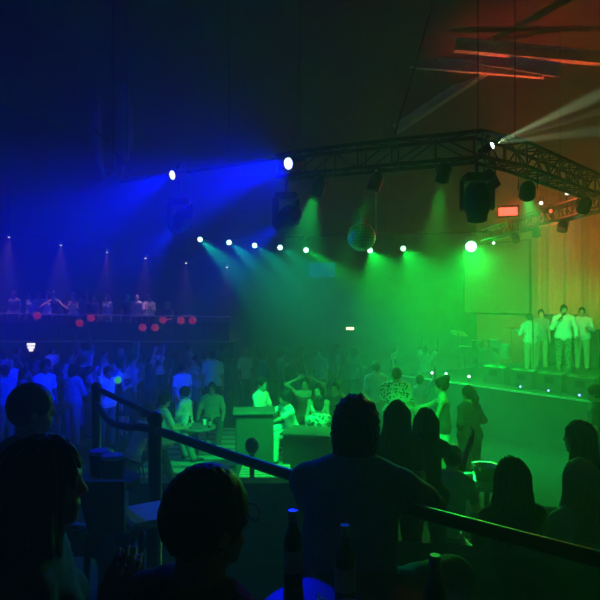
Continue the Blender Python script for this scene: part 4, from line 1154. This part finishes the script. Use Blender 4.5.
party('person with long hair in a pale sleeveless top in the middle of the seated party', D(fem=1, hair='long', hairlen=.3, lean=6, top='tank', seed=21, **SITL, **SITA), 318, 383, 10.9, 165, ('white', 'pale'), 'stool under the long-haired person in the pale sleeveless top')
party('dark-clothed person seated at the far right of the party, holding a pale stick-like glass', D(hair='short', lean=2, top='long', seed=22, LA=((.2, .7, -.6), (.1, .4, .9)), RA=((.15, .35, -1), (-.2, 1, -.1)), **SITL), 335, 381, 11.5, 160, ('dark', 'dark'), 'stool under the dark-clothed person of the party')
party('person in a floral patterned top with back turned, nearest of the seated party', D(fem=1, hair='bun', lean=8, top='tee', seed=23, **SITL, **SITA), 318, 397, 9.9, 20, ('floral', 'pale'), 'stool under the person in the floral top', hairc='brown')
party('person in a plain pale dress seated close behind the shoulder of the leaning person', D(fem=1, hair='bob', lean=6, top='tee', bottom='dress', seed=24, **SITL, **SITA), 352, 402, 9.8, 60, ('pale', 'pale'), 'stool under the person in the plain pale dress')
# --- seated group on the left
seated('person in a white shirt seated low behind the rail post', D(hair='short', lean=18, top='tee', seed=25, **SITL, **SITA), 148, 404, 9.6, .06, -60, ('white', 'dark'), 'stool under the white-shirted person behind the rail post')
seated('dark-haired person in a pale shirt seated second from the rail post, back half turned', D(hair='short', lean=8, top='tee', seed=26, **SITL, **SITA), 165, 393, 10.7, .06, -50, ('pale', 'grey'), 'stool under the pale-shirted person second from the post')
seated('person in a white t-shirt and pale trousers sitting in profile with a bent arm', D(hair='short', lean=4, top='tee', seed=27, RA=((.3, .8, -.3), (0, .4, .9)), LA=((.15, .35, -1), (-.2, 1, -.1)), **SITL), 184, 386, 11.9, .06, 75, ('white', 'pale'), 'stool under the person in white sitting in profile')
seated('person in a dull buttoned shirt sitting square to us with hands on the knees', D(hair='short', lean=3, bulk=1.12, top='shirt', wshoe=1, seed=28, RL=((.35, 1, 0), (0, .02, -1)), LL=((.35, 1, 0), (0, .02, -1)), RA=((.3, .35, -1), (0, .8, -.6)), LA=((.3, .35, -1), (0, .8, -.6))), 212, 382, 12.5, .06, 178, ('tan', 'dark'), 'stool under the person facing us with hands on the knees', skin=1)
# --- standing crowd in blue light
VAR = [D(hair='short'), D(hair='long', fem=1, top='tank', bottom='trousers', RA=((.3, .4, .9), (-.3, .2, 1))), D(hair='short', top='tee', bottom='trousers', RA=((.4, .5, .7), (-.1, .3, 1)), LA=((.4, .5, .7), (-.1, .3, 1))),
       D(hair='bob', fem=1, top='tee', bottom='dress'), D(hair='short', cap=1, top='tee', LA=((.2, .7, -.5), (-.1, .8, .6))), D(hair='bun', fem=1, top='tank', bottom='skirt', RA=((.25, .3, -.8), (-.3, .8, .6)), LA=((.25, .3, -.8), (-.3, .8, .6))),
       D(hair='curly', bulk=1.15, top='long', RA=((.15, .4, -1), (-.4, 1, .2)), LA=((.15, .4, -1), (-.4, 1, .2))), D(hair='long', fem=1, top='tee', bottom='trousers'), D(hair='bald', top='shirt', bulk=1.1), D(hair='ponytail', fem=1, top='tank', LA=((.4, .4, .8), (-.2, .1, 1)))]
VNAME = ['short-haired person', 'long-haired person with raised arm', 'person raising both arms', 'bob-haired person in a dress', 'capped person with bent arm', 'skirted person with hair bun', 'curly-haired person with folded hands', 'long-haired person in trousers', 'bald broad person', 'ponytailed person, arm up']
random.seed(21)
def crowd(pxs, d0, d1, zf, rowname, group, tops, hmin=1.6, hmax=1.78, far=False, faces=None, tier=None):
    for i, px in enumerate(pxs):
        v = (i*3+len(rowname)+int(d0)) % len(VAR); d = random.uniform(d0, d1); px = px+random.uniform(-2, 2); d = d0+(d1-d0)*(i % 2)+random.uniform(-.15, .15)
        H = random.uniform(hmin, hmax)*(.95 if VAR[v].get('fem') else 1.0)
        c = tops[i % len(tops)]; b = random.choice(['dark', 'denim', 'grey', 'black'])
        o = ['first', 'second', 'third', 'fourth', 'fifth', 'sixth', 'seventh', 'eighth', 'ninth', 'tenth', 'eleventh', 'twelfth', 'thirteenth', 'fourteenth', 'fifteenth', 'sixteenth', 'seventeenth'][i]
        face = random.choice([-75, -50, -100, -30, -130, 160, 60]) if faces is None else faces[i % len(faces)]
        colname = dict(white='white', pale='pale', dark='dark', navy='blue', black='black', grey='grey', red='red').get(c, c)
        person(f'{VNAME[v]}, {colname} top, {o} from left in {rowname}', VAR[v], px, 300+(CAMZ-zf-H)/d*600, d, zf, face, (c, b), skin=random.choice([0, 0, 1, 2]), hairc=random.choice(['black', 'black', 'brown']), group=group, key='v%d' % v, h=.012)
g = 'crowd standing on the dance floor'
crowd([4, 24, 44, 60, 76, 92, 108, 126], 12.2, 13.0, 0, 'near row of blue crowd', g, ['navy', 'grey', 'pale', 'dark', 'grey', 'dark', 'white', 'dark'])
crowd([10, 28, 46, 64, 82, 98, 116, 134, 150, 196], 14.2, 15.0, 0, 'middle row of blue crowd', g, ['white', 'grey', 'dark', 'pale', 'dark', 'white', 'grey', 'pale', 'dark', 'pale'])
crowd([2, 18, 36, 54, 70, 88, 104, 122, 140, 158, 174, 190, 206, 224], 16.6, 17.6, 0, 'far row of blue crowd', g, ['pale', 'dark', 'grey', 'white', 'dark', 'grey'])
person('person in a bright white shirt standing tall behind the one with hands on knees', D(hair='short', bulk=1.15, top='tee', seed=31), 213, 350, 14.8, 0, 10, ('white', 'dark'))
person('person in a white top standing behind the seated group left of the tall one', D(hair='short', top='tee', seed=32), 182, 363, 13.6, 0, 30, ('white', 'pale'), key='v0')
crowd([246, 262, 282, 300, 318, 338, 354, 392, 424], 16.5, 18.2, 0, 'dim green middle crowd', 'dim crowd in the middle of the hall', ['pale', 'navy', 'grey', 'dark'])
# --- guests on the far balcony
g = 'guests on the far balcony'
def bal(px, d, H, v, c, face, label, **k): person(label, VAR[v], px, 300+(CAMZ-BALZ-H)/d*600, d, BALZ, face, (c, 'dark'), group=g, key='v%d' % v, **k)
bal(14, 20.9, 1.70, 0, 'grey', 170, 'short-haired guest in grey at the far left end of the balcony')
bal(31, 20.8, 1.66, 3, 'pale', 160, 'bob-haired guest in a pale dress on the balcony, near the left end')
bal(38, 21.6, 1.70, 4, 'white', 190, 'capped guest in white on the balcony beside the reclining arm')
bal(47.5, 20.8, 1.68, 7, 'white', 175, 'long-haired guest in a white top on the balcony behind the reclining arm')
person('pale-skinned guest leaning far over the balcony rail with one long bare arm along it', D(fem=1, hair='bun', lean=30, top='tank', seed=41, RA=((.3, .8, -.3), (.2, 1, -.5)), LA=((.85, .5, -.75), (.7, .3, -.3))), 53, 292.5, 20.5, BALZ, 178, ('dark', 'dark'), group=g, scale=1.0)
bal(73, 20.8, 1.62, 5, 'pale', 170, 'guest with a hair bun in a pale top on the balcony beside the bare arm')
bal(82, 21.3, 1.6, 6, 'grey', 150, 'curly-haired guest in grey on the balcony, right of the one with the bun')
bal(93, 20.9, 1.58, 1, 'dark', 200, 'long-haired guest in a dark top raising an arm on the balcony')
bal(107, 20.8, 1.58, 7, 'pale', 160, 'long-haired guest in a pale top at the middle of the balcony')
bal(127, 21.2, 1.56, 0, 'dark', 185, 'short-haired guest in dark clothes right of the middle of the balcony')
bal(137, 20.8, 1.58, 8, 'pale', 170, 'bald guest in a pale shirt on the balcony')
bal(149, 20.9, 1.56, 6, 'white', 190, 'curly-haired guest in white on the right part of the balcony')
i = person('blond guest with bright hair sitting at the right end of the balcony', D(seat=1, fem=1, hair='bob', lean=10, top='tee', seed=42, **SITL, **SITA), 167, 301, 20.75, BALZ, 170, ('dark', 'dark'), hairc='blond', group=g)
stool(i['loc'].x, i['loc'].y, BALZ, i['seat'], 'stool under the blond guest at the right end of the balcony')
# --- performers on the stage
person('performer in a white striped jacket seen from behind at the left of the stage group', D(hair='short', bulk=1.25, wide=1.2, top='long', hem=-.2, seed=51, RA=((.4, .1, -1), (-.2, .5, -.5)), LA=((.45, .2, -1), (-.3, .7, .3))), 529, 313, 16.1, SZ, 22, ('stripe', 'tan'), h=.010)
person('slim performer half hidden behind the one in the striped jacket', D(hair='short', top='tee', seed=52), 541, 309, 16.7, SZ, 165, ('grey', 'tan'), h=.012)
si = person('singer facing us in a white shirt and camouflage trousers, microphone to the mouth', D(hair='short', bulk=1.2, wide=1.12, top='long', hem=-.16, seed=53, nod=4, RA=((.35, .35, -.85), (-.55, .55, .85)), LA=((.35, .05, -1), (-.1, .6, -.6)), curl=1.2), 564, 304.5, 15.9, SZ, 168, ('white', 'camo'), h=.009, skin=1)
p = world_of(si, si['J']['Rwr']+si['J']['Rhd']*.07); q = world_of(si, si['J']['head']+si['J']['Fh']*.13-si['J']['Hh']*.06)
dd = (q-p).normalized()
tag(MB().tube(p-dd*.1, q-dd*.04, .014, .02).ball(q-dd*.02, .03, 12, 8).build('microphone', BLACK, None, at=p), 'black microphone held at the mouth by the singer in white', 'microphone')
person('performer in a pale shirt and khaki trousers standing behind the singer on the right', D(hair='short', bulk=1.12, wide=1.1, top='long', seed=54, hem=-.13, RA=((.25, .1, -1), (-.1, .5, -.8)), LA=((.3, .2, -1), (-.3, .7, .1))), 582, 307, 16.4, SZ, 150, ('pale', 'tan'), h=.011, skin=1)
KB, KR, KW, KD, KG, KX, HAZE, EXPO = 1.9, 1.8, 22, 1.5, .55, .5, .022, 0
KC = 1
# ---------------------------------------------------------------- light
for a, b, c_, w, ang, bl in L_BLUE: spot(a, b, c_, w*KB, ang, bl, .06)
for a, b, c_, w, ang, bl in L_ROW: spot(a, b, c_, w*KR, ang, bl, .06)
for a, b, c_, w, ang, bl in L_WHITE: spot(a, b, c_, w*KW, ang, bl, .02)
for a, b, c_, w, ang, bl in L_DOWN: spot(a, b, c_, w*KD, ang, bl, .03)
tg = V((3.4, 9.5, .0)); dg = (tg-hg).normalized()
spot(hp3+V((-.02, .08, -.1)), V((-.46, 7.95, .75)), GREEN, 1100*KC, 22, .9, .06)
spot(hp4+V((0, .05, -.12)), P(418, 402, 9.2), GREEN, 1700*KC, 36, .9, .06)
spot(hp5+V((-.03, .08, -.1)), P(268, 408, 10.2), (.0, 1, .1), 2700*KC, 48, 1, .06)   # onto the seated party
spot(hg+dg*.05, tg, GREEN, 8000*KG, 62, .9, .1)
spot(hg+dg*.05, hg+V((.25, -1, -.14)), GREEN, 820*KG, 86, 1, .15)
spot(hp1+V((.02, .06, -.1)), P(560, 338, 16), (.02, 1, .12), 9000*KG, 27, .6, .06)       # lamp can onto the performers
spot(hp2+V((0, .08, -.1)), P(545, 340, 16), (.3, 1, .4), 500*KG, 30, .6, .06)
spot(hr+dr*.05, hr+V((.3, -1, .1)), RED, 700*KX, 75, 1, .15)
spot(hr+V((0, .1, .25)), hr+V((.12, .05, 1)), RED, 1150*KX, 80, .8, .1)
ab = P(562, 226, 12.4); spot(ab, ab+V((.42, 1, -.02)), (1, .3, .06), 2500*KX, 62, .9, .1)
spot(hp2+V((-.05, -.05, -.12)), hp2+V((-.6, -.5, -1)), (.6, 1, .45), 260*KW, 16, .7, .05)
spot(hr+dr*.06, hr+dr, RED, 230*KX, 165, 1, .12)
w = bpy.data.worlds.new('hall_air'); SC.world = w; w.use_nodes = True
nt = w.node_tree
nt.nodes['Background'].inputs[0].default_value = (0, 0, 0, 1); nt.nodes['Background'].inputs[1].default_value = 0
vs_ = nt.nodes.new('ShaderNodeVolumeScatter'); vs_.inputs['Color'].default_value = (1, 1, 1, 1); vs_.inputs['Density'].default_value = HAZE; vs_.inputs['Anisotropy'].default_value = .35
nt.links.new(vs_.outputs[0], nt.nodes['World Output'].inputs['Volume'])
cd = bpy.data.cameras.new('camera'); co = bpy.data.objects.new('camera', cd); COL.objects.link(co)
co.location = (0, 0, CAMZ); co.rotation_euler = (PI/2, 0, 0); cd.sensor_width = 36; cd.lens = 36; cd.clip_end = 200; SC.camera = co
vs = SC.view_settings; vs.view_transform = 'Standard'; vs.look = 'None'; vs.gamma = 1; vs.exposure = EXPO; vs.use_curve_mapping = False
cy = SC.cycles
cy.volume_bounces = 2; cy.max_bounces = 6; cy.diffuse_bounces = 3; cy.glossy_bounces = 2; cy.transmission_bounces = 2
cy.use_denoising = True; cy.sample_clamp_indirect = 8
